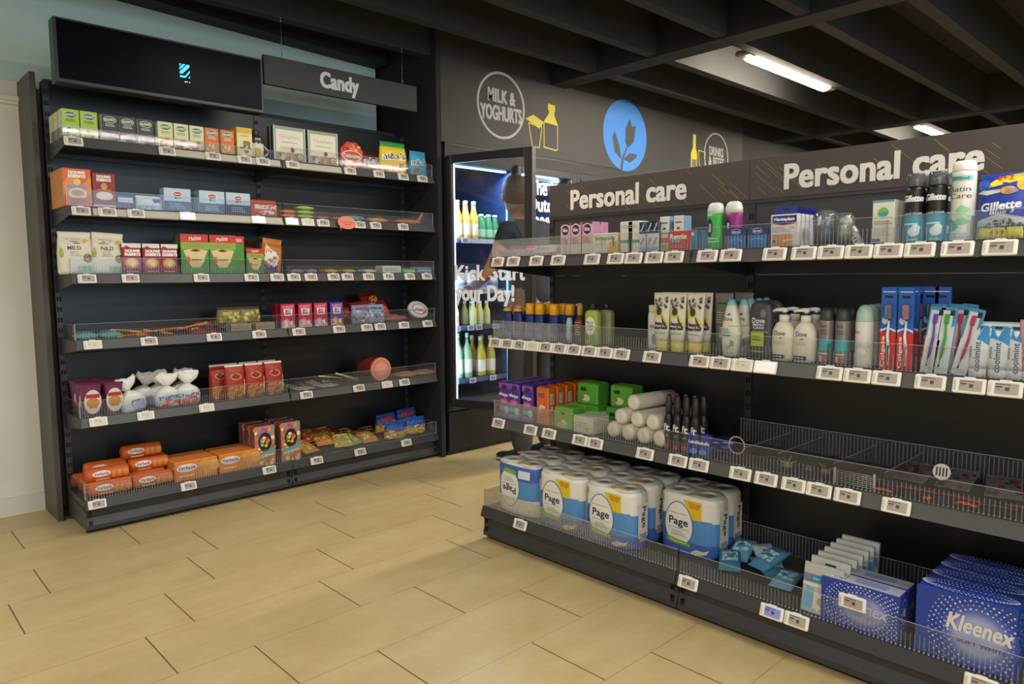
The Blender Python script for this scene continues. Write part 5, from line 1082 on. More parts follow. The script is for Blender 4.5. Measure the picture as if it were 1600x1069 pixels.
def brush(c1, c2, w=.040, h=.228, nm='toothbrush_pack', tx='Colgate', brushc='#c04a8a'):
    o = carton(nm, w, h, .006, c1, [('r', -.5, 0, .5, .46, c2), ('p', [(-.5, .46), (0, .50), (.5, .46), (.5, .49), (0, .52), (-.5, .49)], '#d8d4d8'), ('l', -.4, .93, .4, .96, '#b8c8e0', 1), ('t', tx, -.27, .22, 2.15, .052, '#f0e6e2', 90, .04), ('e', -.2, .6, .2, .045, '#b8c8d8')], side=c1, c=.0008)
    b = MB(); b.box(-.010, .0005 - .001, h * .87, .010, .0005, h * .90, '#0e1420')
    b.cbox(-.006, -.016, h * .62, .012, -.001, h * .80, FILM, .002); b.build('blister', o)
    b = MB(); b.tube([(.004, -.005, h * .06), (.005, -.006, h * .25), (.001, -.006, h * .42), (.004, -.006, h * .60)], [.003, .0045, .004, .0025], '#d8d4d4', 8)
    b.tube([(.0045, -.008, h * .10), (.005, -.0085, h * .3)], [.001, .003], brushc, 8); b.cbox(-.002, -.012, h * .62, .009, -.004, h * .79, brushc, .001); b.box(-.005, -.012, h * .66, -.002, -.005, h * .78, '#4aa8b8'); b.build('toothbrush', o)
    return o
pA = brush('#1f5ab4', '#c42e1e', brushc='#2a3a9a'); pB = brush('#1f5ab4', '#c42e1e', brushc='#c8488a')
put(pA, 'R2', 0.720, 'tall blue and red toothbrush pack, leftmost with dark blue brush', .03, cat='toothbrush pack', group='red and blue toothbrush packs', short='red toothbrush pack')
put(pB, 'R2', 0.676, 'tall blue and red toothbrush pack with pink brush', .03, cat='toothbrush pack', group='red and blue toothbrush packs', short='pink toothbrush pack')
for i, (a, yy) in enumerate(((0.722, .09), (0.682, .09), (0.676, .15), (0.646, .13), (0.616, .13))):
    put(pA if i % 2 else pB, 'R2', a, 'blue and red toothbrush pack behind the front two, %s from left' % ORD[i], yy, cat='toothbrush pack', group='toothbrush packs behind')
for i, (a, c, col_, ry, yy) in enumerate(((0.619, '#6a3a9a', 'purple', .12, .03), (0.589, '#3a9a3a', 'green', .10, .03), (0.563, '#b83a6a', 'pink', .08, .06), (0.548, '#b0304a', 'red', .22, .035))):
    o = carton('single_toothbrush_pack', .036, .178, .006, '#c9d2d6', [('p', [(-.5, .55), (-.3, .55), (.5, .75), (.5, 1), (-.5, 1)], '#3a8ab8'), ('p', [(-.4, .95), (.3, .95), (.3, .62), (-.2, .5), (-.4, .5)], '#c8d4d8'), ('r', .1, .88, .4, .96, '#14202c'), ('l', -.4, .05, .4, .12, '#b8b8b8', 1)], side='#3a8ab8')
    b = MB(); b.tube([(-.004, -.004, .02), (.0, -.006, .06), (.002, -.005, .10), (-.002, -.004, .14)], [.002, .004, .003, .002], c, 8); b.cbox(-.006, -.007, .135, .004, -.001, .16, c, .001); b.build('toothbrush', o)
    put(o, 'R2', a, 'clear toothbrush pack with %s brush, leaning to the right' % col_, yy, 0, (0, ry, 0), cat='toothbrush pack', short=col_ + ' toothbrush pack' if i < 3 else None)
p = bpy.data.objects['single_toothbrush_pack']
for i, a in enumerate((0.616, 0.589, 0.566)): put(p, 'R2', a, 'clear toothbrush pack in the row behind, %s from left' % ORD[i], .10 + .02 * i, .004, (0, .04 * i, 0), cat='toothbrush pack', group='clear toothbrush packs behind')
o = carton('floss_pack', .03, .14, .008, '#3a88b0', [('r', -.4, .3, .4, .8, '#c8cfd4'), ('e', 0, .6, .22, .08, '#c23a3a')]); put(o, 'R2', 0.533, 'blue and white card pack behind the toothpaste tubes', .12, cat='card pack')
p = tubeup('toothpaste_tube', .058, .140, '#cfd3d2', [('p', [(-.5, .94), (.5, .94), (.5, .56), (.2, .66), (-.2, .72), (-.44, .70)], '#2f86c0'), ('p', [(-.2, .9), (0, .72), (.2, .9), (.05, .8), (-.05, .8)], '#8fc4e4'), ('r', -.14, .89, .14, .93, '#14181e'), ('p', [(-.09, .86), (.09, .86), (.06, .77), (-.06, .77)], '#dfe6ea'), ('t', 'coolmint', .02, .38, 1.30, .10, '#2a4a6a', 90, .02), ('t', 'smile', -.24, .46, .5, .05, '#3a5a7a', 90, .02)], '#cfd0ca', .03, .022)
for i, px_a in enumerate((0.507, 0.464, 0.426)): put(p, 'R2', px_a, 'white and blue toothpaste tube standing on its cap, %s from left' % ORD[i], .03 + .004 * i, cat='toothpaste tube', group='toothpaste tubes', short='toothpaste tube')
for i, px_a in enumerate((0.497, 0.458, 0.420)): put(p, 'R2', px_a, 'toothpaste tube in the row behind, %s from left' % ORD[i], .08, cat='toothpaste tube', group='toothpaste tubes behind')
o = bpy.data.objects['toothpaste_tube']
q = tubeup('toothpaste_tube', .058, .150, '#c98a92', [('l', -.3, .3, .3, .8, '#8a4a5a', 4)], '#cfd0ca', .03, .022); put(q, 'R2', 0.392, 'pink toothpaste tube cut by the right picture edge', .035, cat='toothpaste tube')

# ============================================================ THIRD SHELF
p = carton('pad_pack', .063, .160, .050, '#4a2a8a', [('p', [(-.5, .8), (-.2, .86), (.2, .78), (.5, .86), (.5, .97), (-.5, .97)], '#8a4ab0'), ('e', .05, .86, .26, .07, '#2c1a58'), ('t', 'always', -.05, .64, .84, .12, '#e8e4f0', -6, .05, .15), ('e', 0, .47, .4, .08, '#c8488a'), ('t', 'ultra', 0, .47, .4, .05, '#f0c8d8', 0, .03), ('r', -.45, .2, .2, .32, '#5aa894'), ('e', .28, .24, .22, .1, '#d0cce0'), ('r', -.5, 0, .5, .14, '#7a68a8')], side='#3d2378', top='#5a3a98', c=.006)
grid(p, 'R3', [2.277, 2.213, 2.133], 'purple sanitary pad pack', 'pad pack', 4, .056, .03, short='purple pad pack')
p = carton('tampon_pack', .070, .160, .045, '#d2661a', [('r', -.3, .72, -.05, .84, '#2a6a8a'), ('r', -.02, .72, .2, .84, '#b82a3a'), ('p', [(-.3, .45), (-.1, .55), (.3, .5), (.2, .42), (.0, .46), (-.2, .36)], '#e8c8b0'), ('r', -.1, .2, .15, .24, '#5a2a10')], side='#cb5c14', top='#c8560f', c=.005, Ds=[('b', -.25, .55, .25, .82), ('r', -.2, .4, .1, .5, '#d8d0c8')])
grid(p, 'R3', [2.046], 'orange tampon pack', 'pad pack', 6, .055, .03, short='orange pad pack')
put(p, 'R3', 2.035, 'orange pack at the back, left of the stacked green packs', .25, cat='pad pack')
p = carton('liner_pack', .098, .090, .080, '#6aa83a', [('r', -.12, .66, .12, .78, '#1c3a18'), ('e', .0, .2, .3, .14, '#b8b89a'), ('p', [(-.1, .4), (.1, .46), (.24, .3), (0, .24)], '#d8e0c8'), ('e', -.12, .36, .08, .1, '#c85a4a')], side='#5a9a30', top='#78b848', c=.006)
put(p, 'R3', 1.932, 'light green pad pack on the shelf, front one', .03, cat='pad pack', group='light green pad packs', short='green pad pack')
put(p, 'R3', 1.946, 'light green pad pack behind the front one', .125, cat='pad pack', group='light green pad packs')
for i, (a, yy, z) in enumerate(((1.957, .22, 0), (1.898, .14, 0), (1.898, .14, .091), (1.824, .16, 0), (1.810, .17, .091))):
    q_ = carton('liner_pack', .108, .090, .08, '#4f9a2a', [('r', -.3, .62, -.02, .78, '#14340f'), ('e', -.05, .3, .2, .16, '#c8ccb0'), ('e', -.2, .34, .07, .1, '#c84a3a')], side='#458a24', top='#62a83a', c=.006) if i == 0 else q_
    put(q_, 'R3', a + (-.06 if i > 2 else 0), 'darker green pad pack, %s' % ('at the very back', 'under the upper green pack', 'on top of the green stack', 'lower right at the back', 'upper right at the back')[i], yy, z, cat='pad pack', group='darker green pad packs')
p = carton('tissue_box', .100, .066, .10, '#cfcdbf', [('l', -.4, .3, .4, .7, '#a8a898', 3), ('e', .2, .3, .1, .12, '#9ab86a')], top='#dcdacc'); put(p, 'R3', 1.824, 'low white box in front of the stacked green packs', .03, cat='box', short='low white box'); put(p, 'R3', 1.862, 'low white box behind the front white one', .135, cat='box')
b = MB(); n = 18
rings = [[(rr_ * math.cos(a), y, rr_ * math.sin(a)) for a in [2 * math.pi * k / n for k in range(n)]] for y, rr_ in ((0, .018), (.004, .028), (.012, .030), (.15, .030), (.22, .030), (.235, .012))]
b.loft(rings, '#cfc4ae', mats=['#e2dac8', '#e2dac8', '#ddd3bf', '#cdb2a8', '#cdb450']); b.S = lambda x, z, e: (x, .003 - e - math.sqrt(0) , z)
b.rect(-.014, .002, .012, .012, '#8a7a98'); b.rect(-.014, -.010, .014, -.004, '#c89a6a')
p = b.build('cotton_pad_roll')
for i, (a, yy, z) in enumerate(((1.699, .05, .031), (1.624, .045, .031), (1.551, .04, .031), (1.479, .04, .031), (1.669, .06, .085), (1.591, .055, .085), (1.517, .05, .085), (1.633, .09, .138))):
    put(p, 'R3', a, 'roll of cotton pads pointing to the aisle, %s layer, %s from left' % (('bottom', 'middle', 'top')[0 if i < 4 else 1 if i < 7 else 2], ORD[i if i < 4 else i - 4 if i < 7 else 0]), yy, z, (0, 0, -.12), 'cotton pad rolls', 'cotton pads', 'cotton pad rolls' if i < 4 else None)
o = can('hair_spray_bottle', .0165, [(.95, 0), (1, .003), (1, .11), (.7, .125), (.62, .13)], '#161416', [('t', 'ft', 0, .62, .7, .2, '#d8d4d0', 0, .05), ('t', 'taft', 0, .40, .6, .08, '#8a8684', 0, .02), ('e', 0, .1, .3, .08, '#a8302a')])
b = MB(); b.lathe([(.0115, .128), (.0115, .165), (.008, .19), (.007, .195)], '#2c2a2c', 0, .0165, 12); b.build('nozzle', o)
grid(o, 'R3', [1.446, 1.409, 1.372, 1.337], 'small black hair spray bottle with red foot', 'spray bottle', 2, .05, .04, short='black spray bottle')
for i, (a, yy) in enumerate(((1.329, .03), (1.292, .03), (1.305, .10), (1.268, .13))):
    if i == 0: p = carton('lip_balm_card', .052, .078, .012, '#232c86', [('t', 'Labello', 0, .6, .8, .14, '#dfe4f0', 0, .06), ('e', 0, .2, .3, .12, '#5a8ac8')], side='#1c2470')
    put(p, 'R3', a, 'dark blue lip balm card, %s' % ('front left', 'front right', 'lying farther back', 'at the back right')[i], yy, .0 if i < 2 else .012, (-.15, 0, 0) if i < 2 else (-1.2, 0, .3), cat='lip balm', group='dark blue lip balm cards', short='lip balm card' if i < 2 else None)
# hair accessories
b = MB()
for k in range(24):
    a = 2 * math.pi * k / 24; c_ = (0, 0)
    b.lathe([(.0005, .030 + .028 * math.sin(a) - .0035), (.0035, .030 + .028 * math.sin(a)), (.0005, .030 + .028 * math.sin(a) + .0035)], '#c8b490', .028 * math.cos(a), 0, 8)
p = b.build('beaded_bracelet'); put(p, 'R3', 1.183, 'pale beaded ring leaning in the clear tray', .06, .025, (0, 0, 0), cat='bead ring', short='bead ring')
for i, (a, c, an) in enumerate(((1.02, '#8a7a54', .6), (.95, '#4a4038', .2), (.90, '#6a5a3a', -.4))):
    b = MB(); b.lathe([(.0, -.01), (.012, 0), (.016, .006), (.012, .012), (0, .02)], c, 0, 0, 10, mats=None, cap=False)
    for k in range(6): b.tube([(0, 0, .01), (.026 * math.cos(k), .026 * math.sin(k), .024)], .0025, c, 6)
    put(b.build('hair_clip'), 'R3', a, '%s hair clip lying in the clear tray' % ('golden', 'dark brown', 'bronze')[i], .08, .012, (an, 0, an), cat='hair clip', short=('golden', 'dark', 'bronze')[i] + ' hair clip')
b = MB()
for k in range(7): b.tube([(-.055, 0, .006 + .006 * k), (.055, 0, .004 + .006 * k)], .0011, M('#a8a294', .4, .5), 6)
for x in (-.055, .055): b.box(x - .003, -.001, 0, x + .003, .002, .048, '#b8b0a0')
p = b.build('hairpin_card'); put(p, 'R3', 0.795, 'card with parallel metal hair pins behind the front guard', .03, .002, cat='hairpin card', short='hairpin card')
b = MB(); b.lathe([(.022, 0), (.022, .002)], '#c9c6bf', n=22)
for k in range(4): b.box(-.014 + k * .008, -.012, .002, -.010 + k * .008, .012, .0024, '#2c2c2c')
p = b.build('round_hang_tag'); put(p, 'R3', 0.588, 'small round white tag with black print standing in the tray', .09, .075, (1.35, 0, 0), cat='hang tag')
for i, (a, c, yy, L, an) in enumerate(((.72, '#c85a1e', .03, .05, .15), (.60, '#d8681e', .04, .02, 1.4), (.52, '#c8501a', .05, .05, -.1), (.66, '#7a1f28', .10, .12, .2), (.55, '#8a2430', .10, .12, -.15), (.46, '#2a2a30', .08, .10, .3), (.78, '#34302c', .12, .12, .4), (.40, '#7a2028', .12, .10, .1), (.88, '#3a342c', .14, .12, -.3), (1.10, '#3c3630', .16, .10, .5))):
    b = MB(); b.tube([(-L / 2, 0, 0), (-L / 4, .006, .004), (L / 4, .004, .003), (L / 2, 0, 0)], [.002, .004, .004, .002], c, 7); b.tube([(-L / 2, .012, 0), (0, .016, .004), (L / 2, .012, 0)], .0025, c, 6)
    put(b.build('hair_band'), 'R3', a, '%s hair accessory lying in the right tray, %s from left' % ({'c8': 'orange', 'd8': 'orange', '7a': 'dark red', '8a': 'dark red', '2a': 'black', '34': 'dark grey', '3a': 'brown grey', '3c': 'brown grey'}[c[1:3]], ORD[i]), yy, .006, (0, 0, an), 'loose hair accessories', 'hair accessory')
for i, a in enumerate((.70, .585, .46)):
    p = pouch('hair_tie_bag', .09, .12, .018, FILM, [('d', -.4, .1, .4, .8, ['#7a2430', '#3a2428', '#54202a'], 12, .09, i)], None, .002, seed=i)
    put(p, 'R3', a, 'clear bag with dark red hair ties, %s from left' % ORD[i], .17, .02, (-1.3, 0, .2 * i - .2), cat='hair tie bag', group='clear bags of hair ties')

# ============================================================ BASE DECK: toilet paper
def page(flip=False):
    w, d, h = .238, .118, .215
    o = MB(); n = 36
    prof = [(0, w * .47, d * .46, 3.4), (.008, w * .495, d * .495, 3.4), (.06, w * .5, d * .5, 3.4), (.17, w * .5, d * .5, 3.4), (h - .010, w * .495, d * .495, 3.4), (h, w * .46, d * .44, 3.2)]
    blue, mid, wt = '#3f62ae', '#4f8cc4', '#dcd9cf'
    D = [('r', -.33, .26, .40, .60, mid)] if False else []
    eg = [(-.12 + .245 * math.cos(a) * (1 - .10 * math.sin(a)), .50 + .36 * math.sin(a)) for a in [2 * math.pi * k / 30 for k in range(30)]]
    eo = [(-.12 + .262 * math.cos(a) * (1 - .10 * math.sin(a)), .50 + .377 * math.sin(a)) for a in [2 * math.pi * k / 30 for k in range(30)]]
    D = [('r', -.5, .60, .5, .985, wt), ('r', -.5, .20, .5, .63, mid), ('r', -.5, .0, .5, .22, blue), ('p', [(-.5, .60), (-.36, .6), (-.30, .25), (-.5, .25)], blue), ('p', [(-.05, .93), (.27, .93), (.27, .62), (.12, .62), (.05, .78)], '#d9b917'), ('t', 'EXTRA VEEL\nVELLETJES', .155, .85, .20, .09, '#b8682a', -4, .03), ('p', eo, blue), ('p', eg, '#e2dfd6'), ('t', 'Page', -.12, .515, .34, .17, '#1f2348', 0, .03), ('r', -.31, .41, .06, .417, '#3a4a80'), ('r', -.30, .665, .04, .672, '#3a4a80'), ('l', -.24, .28, .02, .38, '#a8a8a8', 3), ('p', [(-.34, .16), (.10, .13), (.10, .20), (-.32, .25)], '#7aa63a'), ('t', 'Papier', -.12, .185, .3, .04, '#dfe8c8', -3, .02), ('p', [(.1, .06), (.2, .13), (.34, .12), (.4, .16), (.36, .08), (.2, .03)], '#d8c8a8'), ('e', -.45, .86, .04, .07, '#8fae4a')]
    if flip: D = [('r', -.5, .0, .5, .32, wt), ('r', -.5, .32, .5, .70, mid), ('r', -.5, .68, .5, .965, blue), ('p', [(-.5, .0), (-.3, .0), (-.4, .3), (-.5, .32)], '#d9b917'), ('p', [(a, 1.0 - b_) for a, b_ in eo], blue), ('p', [(a, 1.0 - b_) for a, b_ in eg], '#e2dfd6'), ('t', 'Page', -.12, .485, -.34, -.17, '#1f2348', 0, .03), ('r', -.31, .58, .06, .587, '#3a4a80'), ('l', -.24, .62, .02, .72, '#a8a8a8', 3), ('p', [(-.30, .82), (.06, .78), (.06, .87), (-.2, .9)], '#7aa63a'), ('r', .12, .74, .38, .90, '#d8dce4')]
    o = body('toilet_paper_pack', prof, wt, D, [(.050, blue), (.13, mid), (h - .02, wt), (9, wt)] if not flip else [(.07, wt), (.15, mid), (h - .008, blue), (9, wt)], 40, 0)
    b = MB(); b.e = 0
    b.S = lambda y, z, e: (w * .5 + .0012 + e, d / 2 + y, z)
    b.rect(-.028, .045, .030, .17, wt); b.text('Page', .005, .12, .08, .028, '#1f2348', -90, .03); b.rect(-.02, .03, .024, .062, '#cfcfcf')
    for k in range(7): b.rect(-.018 + k * .006, .032, -.015 + k * .006, .060, '#5a5a5a')
    b.build('side_print', o)
    b = MB()     # two roll ends showing on top through the wrap
    for cx in (-w * .25, w * .25):
        b.lathe([(.056, h + .0005), (.050, h + .0045), (.024, h + .0045), (.021, h + .0005), (.020, h - .004)], '#d5d2c8', cx, d / 2, 26, cap=False)
        b.lathe([(.0001, h + .0006), (.0205, h + .0008)], '#8f8c84', cx, d / 2, 20, cap=False)
    b.build('roll_tops', o)
    b = MB(); b.box(.0, .018, h + .004, .085, .034, h + .0047, '#c9ab1c'); b.build('yellow_flap', o)
    return o
p = page(); pf = page(True)
TY = -.030
put(pf, 'R4', 2.155, 'toilet paper pack standing upside down at the far end', TY, cat='toilet paper', short='upside down pack')
def tp(a, yy, lab, sh=None): put(p, 'R4', a, lab, yy, cat='toilet paper', group='toilet paper packs', short=sh)
tp(1.905, TY, 'toilet paper pack in the front row, between upside down and third pack', 'toilet paper pack')
tp(1.655, TY - .0, 'toilet paper pack in the front row, third from the far end', 'third toilet pack')
tp(1.400, .10, 'lone toilet paper pack standing right with empty deck before it', 'lone toilet pack')
for r_ in range(2):
    for i, a in enumerate((2.16, 1.91, 1.665)):
        tp(a - .004 * r_, TY + .122 * (r_ + 1), 'toilet paper pack, %s from left in the %s row' % (ORD[i], ('second', 'rear')[r_]))
tp(1.415, .222, 'toilet paper pack just behind the lone one'); 
# hanging sachet packs, pouches
for i, (a, yy, z, rx, rz) in enumerate(((1.20, .06, .012, -1.35, .5), (1.13, .10, .03, -1.25, -.3), (1.10, .17, .02, -1.3, .8), (1.22, .14, .02, -1.3, .2), (1.02, .05, .012, -1.45, .1), (1.06, .13, .01, -1.4, 1.0))):
    p = pouch('tissue_pouch', .075, .13, .03, ('#3a7a9a', '#4a8ab0', '#a8c0cc', '#5a94b0', '#6a9aae', '#3f7f9c')[i], [('r', -.35, .3, .35, .7, '#a8c8d4'), ('e', 0, .5, .2, .1, '#b0505a' if i == 2 else '#2f6f8f')], None, .005, seed=i)
    put(p, 'R4', a, 'crumpled light blue tissue pouch lying right of the lone pack, %s one' % ORD[i], yy, z + .01, (rx, 0, rz), 'crumpled blue pouches', 'tissue pouch', 'blue pouch' if i == 4 else None)
for i in range(7):
    o = carton('plaster_card', .115, .145 + .006 * i, .010, M('#c4c6c6', .25, .45), [('r', -.5, .62, .5, .78, '#2f7fa8'), ('r', -.5, .54, .5, .60, '#d8c8b0'), ('t', 'ear plugs', .0, .70, .5, .06, '#cfe0ea', 0, .02), ('e', -.38, .72, .06, .05, '#c84a4a'), ('r', -.2, .1, .22, .42, '#d8d4cc'), ('e', 0, .26, .12, .09, '#a8a49c'), ('p', [(-.5, .1), (-.25, .1), (-.2, .5), (-.4, .52)], '#6aa8cc'), ('p', [(.28, .1), (.5, .1), (.5, .5), (.3, .45)], '#5a9ac4'), ('b', -.1, .04, .24, .12)] if i == 0 else [('r', -.5, .80, .5, .98, '#c4c4be'), ('r', -.14, .86, .14, .90, '#1c2a30'), ('p', [(-.5, .78), (.1, .82), (.5, .7), (.5, .6), (-.5, .7)], '#dedede'), ('r', .3, .5, .5, .7, '#3a7fa4')], side='#a8a69c', c=.0008) if i < 2 else o
    q = o
    put(q, 'R4', 0.854, 'silver hanging blister card in the row, %s from the front' % ORD[i], -.035 + .045 * i, .004 + .001 * i, (-.16, 0, 0), cat='blister card', group='silver blister cards', short='blister card' if i == 0 else None)
def arcdots(cx, cz, n0, seed, cols=('#c4cce0', '#9aa6cc'), rr_=((.30, .40), (.34, .46), (.38, .52), (.42, .58), (.46, .62), (.50, .68))):
    o = []; q = random.Random(seed)
    for k, (rx, rz) in enumerate(rr_):
        for i in range(n0 + 4 * k):
            t = 2 * math.pi * (i + .5 * (k % 2)) / (n0 + 4 * k); x, z = cx + rx * math.cos(t), cz + rz * math.sin(t)
            if abs(x) < .488 and .02 < z < .98: o.append(('D', x, z, .0060 + .0035 * q.random(), cols[k % 2]))
    return o
def klee(nm, w, h, d, small):
    cx = .05 if small else .14
    D = [('r', -.5, 0, .5, 1, '#223c96')] + [('e', cx, .46, .40 - .028 * k, .46 - .035 * k, c) for k, c in enumerate(('#2c459c', '#3a50a4', '#4c5fae', '#6270b6', '#7a84bf', '#8f96c6', '#9da2ca'))] + arcdots(cx, .46, 34, 3)
    if small: D += [('t', 'Kleenex', .06, .55, .62, .26, '#c9ccda', -3, .03, .15), ('l', -.1, .3, .3, .36, '#8f94b8', 1)]
    else: D += [('t', 'Kleenex', .16, .60, .64, .24, '#d0cfd0', -2, .04, .15), ('t', 'SOFT WHITE', .18, .36, .48, .065, '#4a5080', -1, .01)]
    return carton(nm, w, h, d, '#223c96', D, side='#2a449c', top='#24409c' if not small else '#b9bccb', Ds=arcdots(0, .5, 12, 5, rr_=((.2, .15), (.3, .25), (.4, .38))) + ([('e', 0, .6, .16, .1, '#b8a878')] if small else []), Dt=arcdots(0, .5, 60, 6, rr_=((.45, .2), (.47, .34), (.48, .46))) if not small else [('b', -.4, .2, -.2, .8), ('r', -.1, .3, .3, .7, '#8a94c0')], c=.004)
p = klee('tissue_box', .212, .128, .065, True); 
for i in range(2): put(p, 'R4', .745, 'blue dotted tissue box behind the standing price tag, %s' % ('front', 'rear')[i], -.036 + .067 * i, 0, cat='tissue box', group='smaller blue tissue boxes', short='small tissue box' if i == 0 else None)
p = klee('tissue_box', .225, .182, .075, False)
for i in range(4): put(p, 'R4', .487, 'large blue tissue box lettered SOFT WHITE at right picture edge, %s' % ('front', 'second', 'third', 'rear')[i], -.036 + .078 * i, 0, cat='tissue box', group='large blue tissue boxes', short='large tissue box' if i == 0 else None)
tags()
# ============================================================ PERSON at the fridge, seen from behind through the open door
SKIN = M('#b98a6c', .55); NAVY = M('#1c2330', .8, 0, .15, 20); JEAN = M('#3a3a3c', .8, 0, .15, 20); HAIR = M('#553b28', .7, 0, .4, 60)
def skin(name, verts, edges, mat, parent=None, sub=2, root=0):
    me = bpy.data.meshes.new(name); me.from_pydata([v[:3] for v in verts], edges, []); me.materials.append(mat)
    o = bpy.data.objects.new(name, me); COL.objects.link(o)
    m = o.modifiers.new('skin', 'SKIN'); m.use_smooth_shade = True
    for i, v in enumerate(verts):
        s = me.skin_vertices[0].data[i]; r = v[3]; s.radius = r if isinstance(r, tuple) else (r, r); s.use_root = (i == root)
    s = o.modifiers.new('sub', 'SUBSURF'); s.levels = sub; s.render_levels = sub
    if parent: o.parent = parent
    return o
def person():
    r = empty('person', (3.16, 3.12, 0), R(2)); tag(r, 'person with short brown hair in navy t-shirt reaching into the open fridge', 'person')
    # local: facing +y (towards the fridge), x to the right
    B = [(0, 0, .95, (.15, .11)), (0, .01, 1.10, (.14, .10)), (0, .03, 1.28, (.16, .11)), (0, .05, 1.42, (.15, .09)), (0, .075, 1.50, (.055, .055)), (-.02, .105, 1.565, (.05, .055)),
         (-.16, .06, 1.42, (.06, .06)), (-.205, .11, 1.28, (.047, .047)), (-.195, .20, 1.17, (.040, .040)), (-.175, .31, 1.115, (.033, .033)), (-.155, .39, 1.09, (.025, .028)),
         (.17, .06, 1.42, (.06, .06)), (.25, .06, 1.25, (.05, .05)), (.27, .10, 1.10, (.042, .042)), (.24, .20, 1.03, (.034, .034)), (.22, .27, 1.0, (.026, .03)),
         (-.10, 0, .88, (.095, .10)), (-.11, .02, .50, (.062, .065)), (-.12, -.01, .10, (.042, .045)), (-.12, -.02, .05, (.04, .04)),
         (.10, 0, .88, (.095, .10)), (.12, .03, .50, (.062, .065)), (.13, .0, .10, (.042, .045)), (.13, -.01, .05, (.04, .04))]
    Ed = [(0, 1), (1, 2), (2, 3), (3, 4), (4, 5), (3, 6), (6, 7), (7, 8), (8, 9), (9, 10), (3, 11), (11, 12), (12, 13), (13, 14), (14, 15), (0, 16), (16, 17), (17, 18), (18, 19), (0, 20), (20, 21), (21, 22), (22, 23)]
    body_ = skin('body', B, Ed, SKIN, r)
    # t-shirt and trousers follow the body, slightly larger
    def g(i, k=.012): v = B[i]; return (v[0], v[1], v[2], (v[3][0] + k, v[3][1] + k))
    T = [(0, 0, .93, (.165, .125)), g(1), g(2, .014), g(3, .012), (0, .07, 1.475, (.075, .068)), (-.165, .06, 1.42, (.075, .074)), (-.203, .105, 1.30, (.062, .060)), (.175, .06, 1.42, (.075, .074)), (.25, .06, 1.27, (.07, .066))]
    skin('t_shirt', T, [(0, 1), (1, 2), (2, 3), (3, 4), (3, 5), (5, 6), (3, 7), (7, 8)], NAVY, r)
    Q = [(0, 0, .97, (.15, .115)), (0, 0, .90, (.15, .12)), (-.10, 0, .80, (.10, .105)), (-.11, .02, .50, (.08, .083)), (-.12, -.01, .06, (.066, .07)), (.10, 0, .80, (.10, .105)), (.12, .03, .50, (.08, .083)), (.13, 0, .06, (.066, .07))]
    skin('trousers', Q, [(0, 1), (1, 2), (2, 3), (3, 4), (1, 5), (5, 6), (6, 7)], JEAN, r)
    # head: skull + jaw + nose + ears
    b = MB(); hc = Vector((-.03, .13, 1.65))
    def hd(dx, dy, dz, sx, sy, sz, mat, n=16, m_=12):
        rings = [[(hc.x + dx + sx * math.sin(math.pi * j / m_) * math.cos(2 * math.pi * i / n), hc.y + dy + sy * math.sin(math.pi * j / m_) * math.sin(2 * math.pi * i / n), hc.z + dz - sz * math.cos(math.pi * j / m_)) for i in range(n)] for j in range(1, m_)]
        b.loft(rings, mat)
    hd(0, 0, .01, .075, .095, .105, SKIN); hd(0, .03, -.055, .05, .062, .055, SKIN); hd(0, .10, -.012, .012, .018, .018, SKIN, 8, 6)
    hd(-.076, 0, -.015, .010, .018, .030, SKIN, 8, 6); hd(.076, 0, -.015, .010, .018, .030, SKIN, 8, 6)
    for s in (-1, 1): hd(s * .03, .088, .012, .011, .008, .007, M('#d8d4cc'), 8, 6); hd(s * .03, .094, .012, .005, .004, .005, M('#2a1c14'), 8, 6)
    hd(0, .088, -.055, .022, .008, .006, M('#8a4a40'), 8, 6)
    b.build('head', r)
    b = MB()
    rings = []
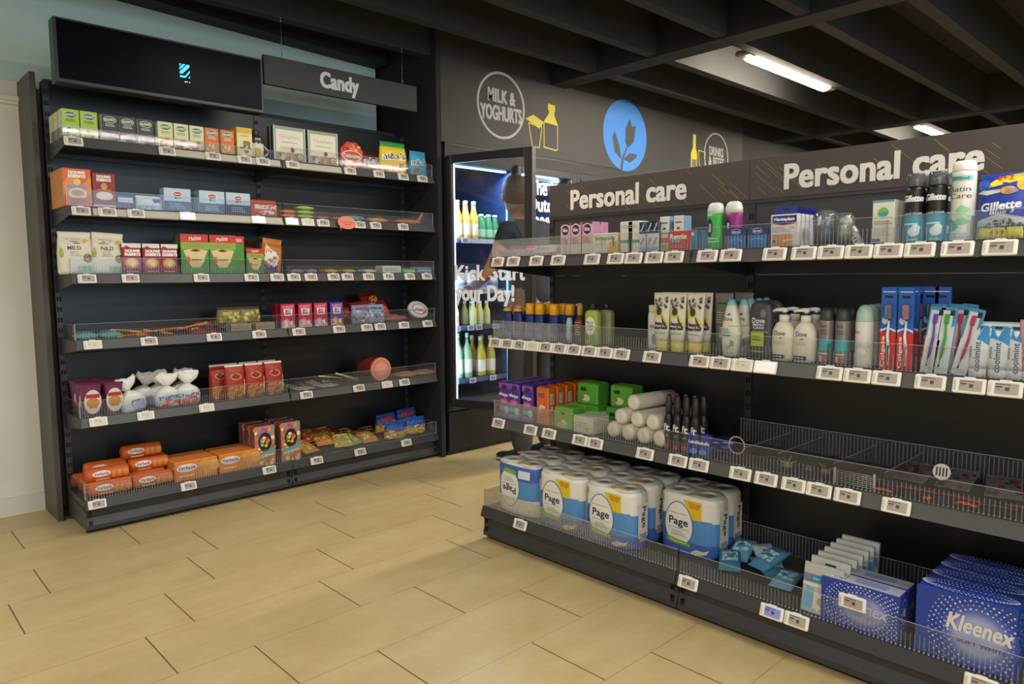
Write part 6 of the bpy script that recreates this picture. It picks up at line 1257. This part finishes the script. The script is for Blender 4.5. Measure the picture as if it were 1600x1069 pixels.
    for j in range(1, 11):
        ph = math.pi * j / 12
        rings.append([(hc.x + .083 * math.sin(ph) * math.cos(a) * (1 + .03 * math.sin(9 * a)), hc.y - .010 + (.100 * math.sin(ph) * math.sin(a)) * (1 if math.sin(a) < 0 else .62), hc.z + .022 + .105 * math.cos(ph) + (.03 * max(0, math.sin(a)) if j > 5 else 0)) for a in [2 * math.pi * i / 24 for i in range(24)]])
    b.loft(rings, HAIR); ho = b.build('hair', r)
    tm = Matrix.Translation(hc) @ Matrix.Rotation(R(-28), 4, 'Z') @ Matrix.Translation(-hc)
    for o in r.children:
        if o.name.startswith(('head', 'hair')): o.data.transform(tm)
    for s, (wx, wy, wz) in ((-1, (-.155, .39, 1.09)), (1, (.22, .27, 1.0))):
        V = [(wx, wy, wz, .026), (wx, wy + .05, wz - .006, (.040, .017)), (wx, wy + .085, wz - .012, (.042, .014))]
        E_ = [(0, 1), (1, 2)]
        for k in range(4):
            fx = wx - .033 + .022 * k; L = (.065, .078, .083, .070)[k]; i0 = len(V)
            V += [(fx, wy + .105, wz - .016, .0095), (fx, wy + .105 + L * .45, wz - .026, .0088), (fx, wy + .105 + L * .75, wz - .050, .0078), (fx, wy + .10 + L * .8, wz - .068, .007)]
            E_ += [(2, i0), (i0, i0 + 1), (i0 + 1, i0 + 2), (i0 + 2, i0 + 3)]
        i0 = len(V); tx = wx - s * .045
        V += [(tx, wy + .045, wz - .018, .011), (tx - s * .012, wy + .08, wz - .034, .0095), (tx - s * .006, wy + .105, wz - .05, .008)]
        E_ += [(1, i0), (i0, i0 + 1), (i0 + 1, i0 + 2)]
        skin('hand', V, E_, SKIN, r)
    for s in (-.12, .13):
        b = MB(); sec = [(-.05, .038, .05), (-.03, .042, .085), (.06, .044, .085), (.12, .046, .06), (.18, .040, .05), (.205, .02, .035)]
        b.loft([[(s + hw * math.cos(a), y, max(.022 + 0, 0) + (h_ - .022) * (.5 + .5 * math.sin(a))) for a in [2 * math.pi * k / 16 for k in range(16)]] for y, hw, h_ in sec], M('#1a1a1c', .5))
        b.loft([[(s + hw * 1.05 * math.cos(a), y, .012 + .0119 * math.sin(a)) for a in [2 * math.pi * k / 16 for k in range(16)]] for y, hw, h_ in sec], M('#b8b4aa', .6))
        b.build('shoe', r)
person()
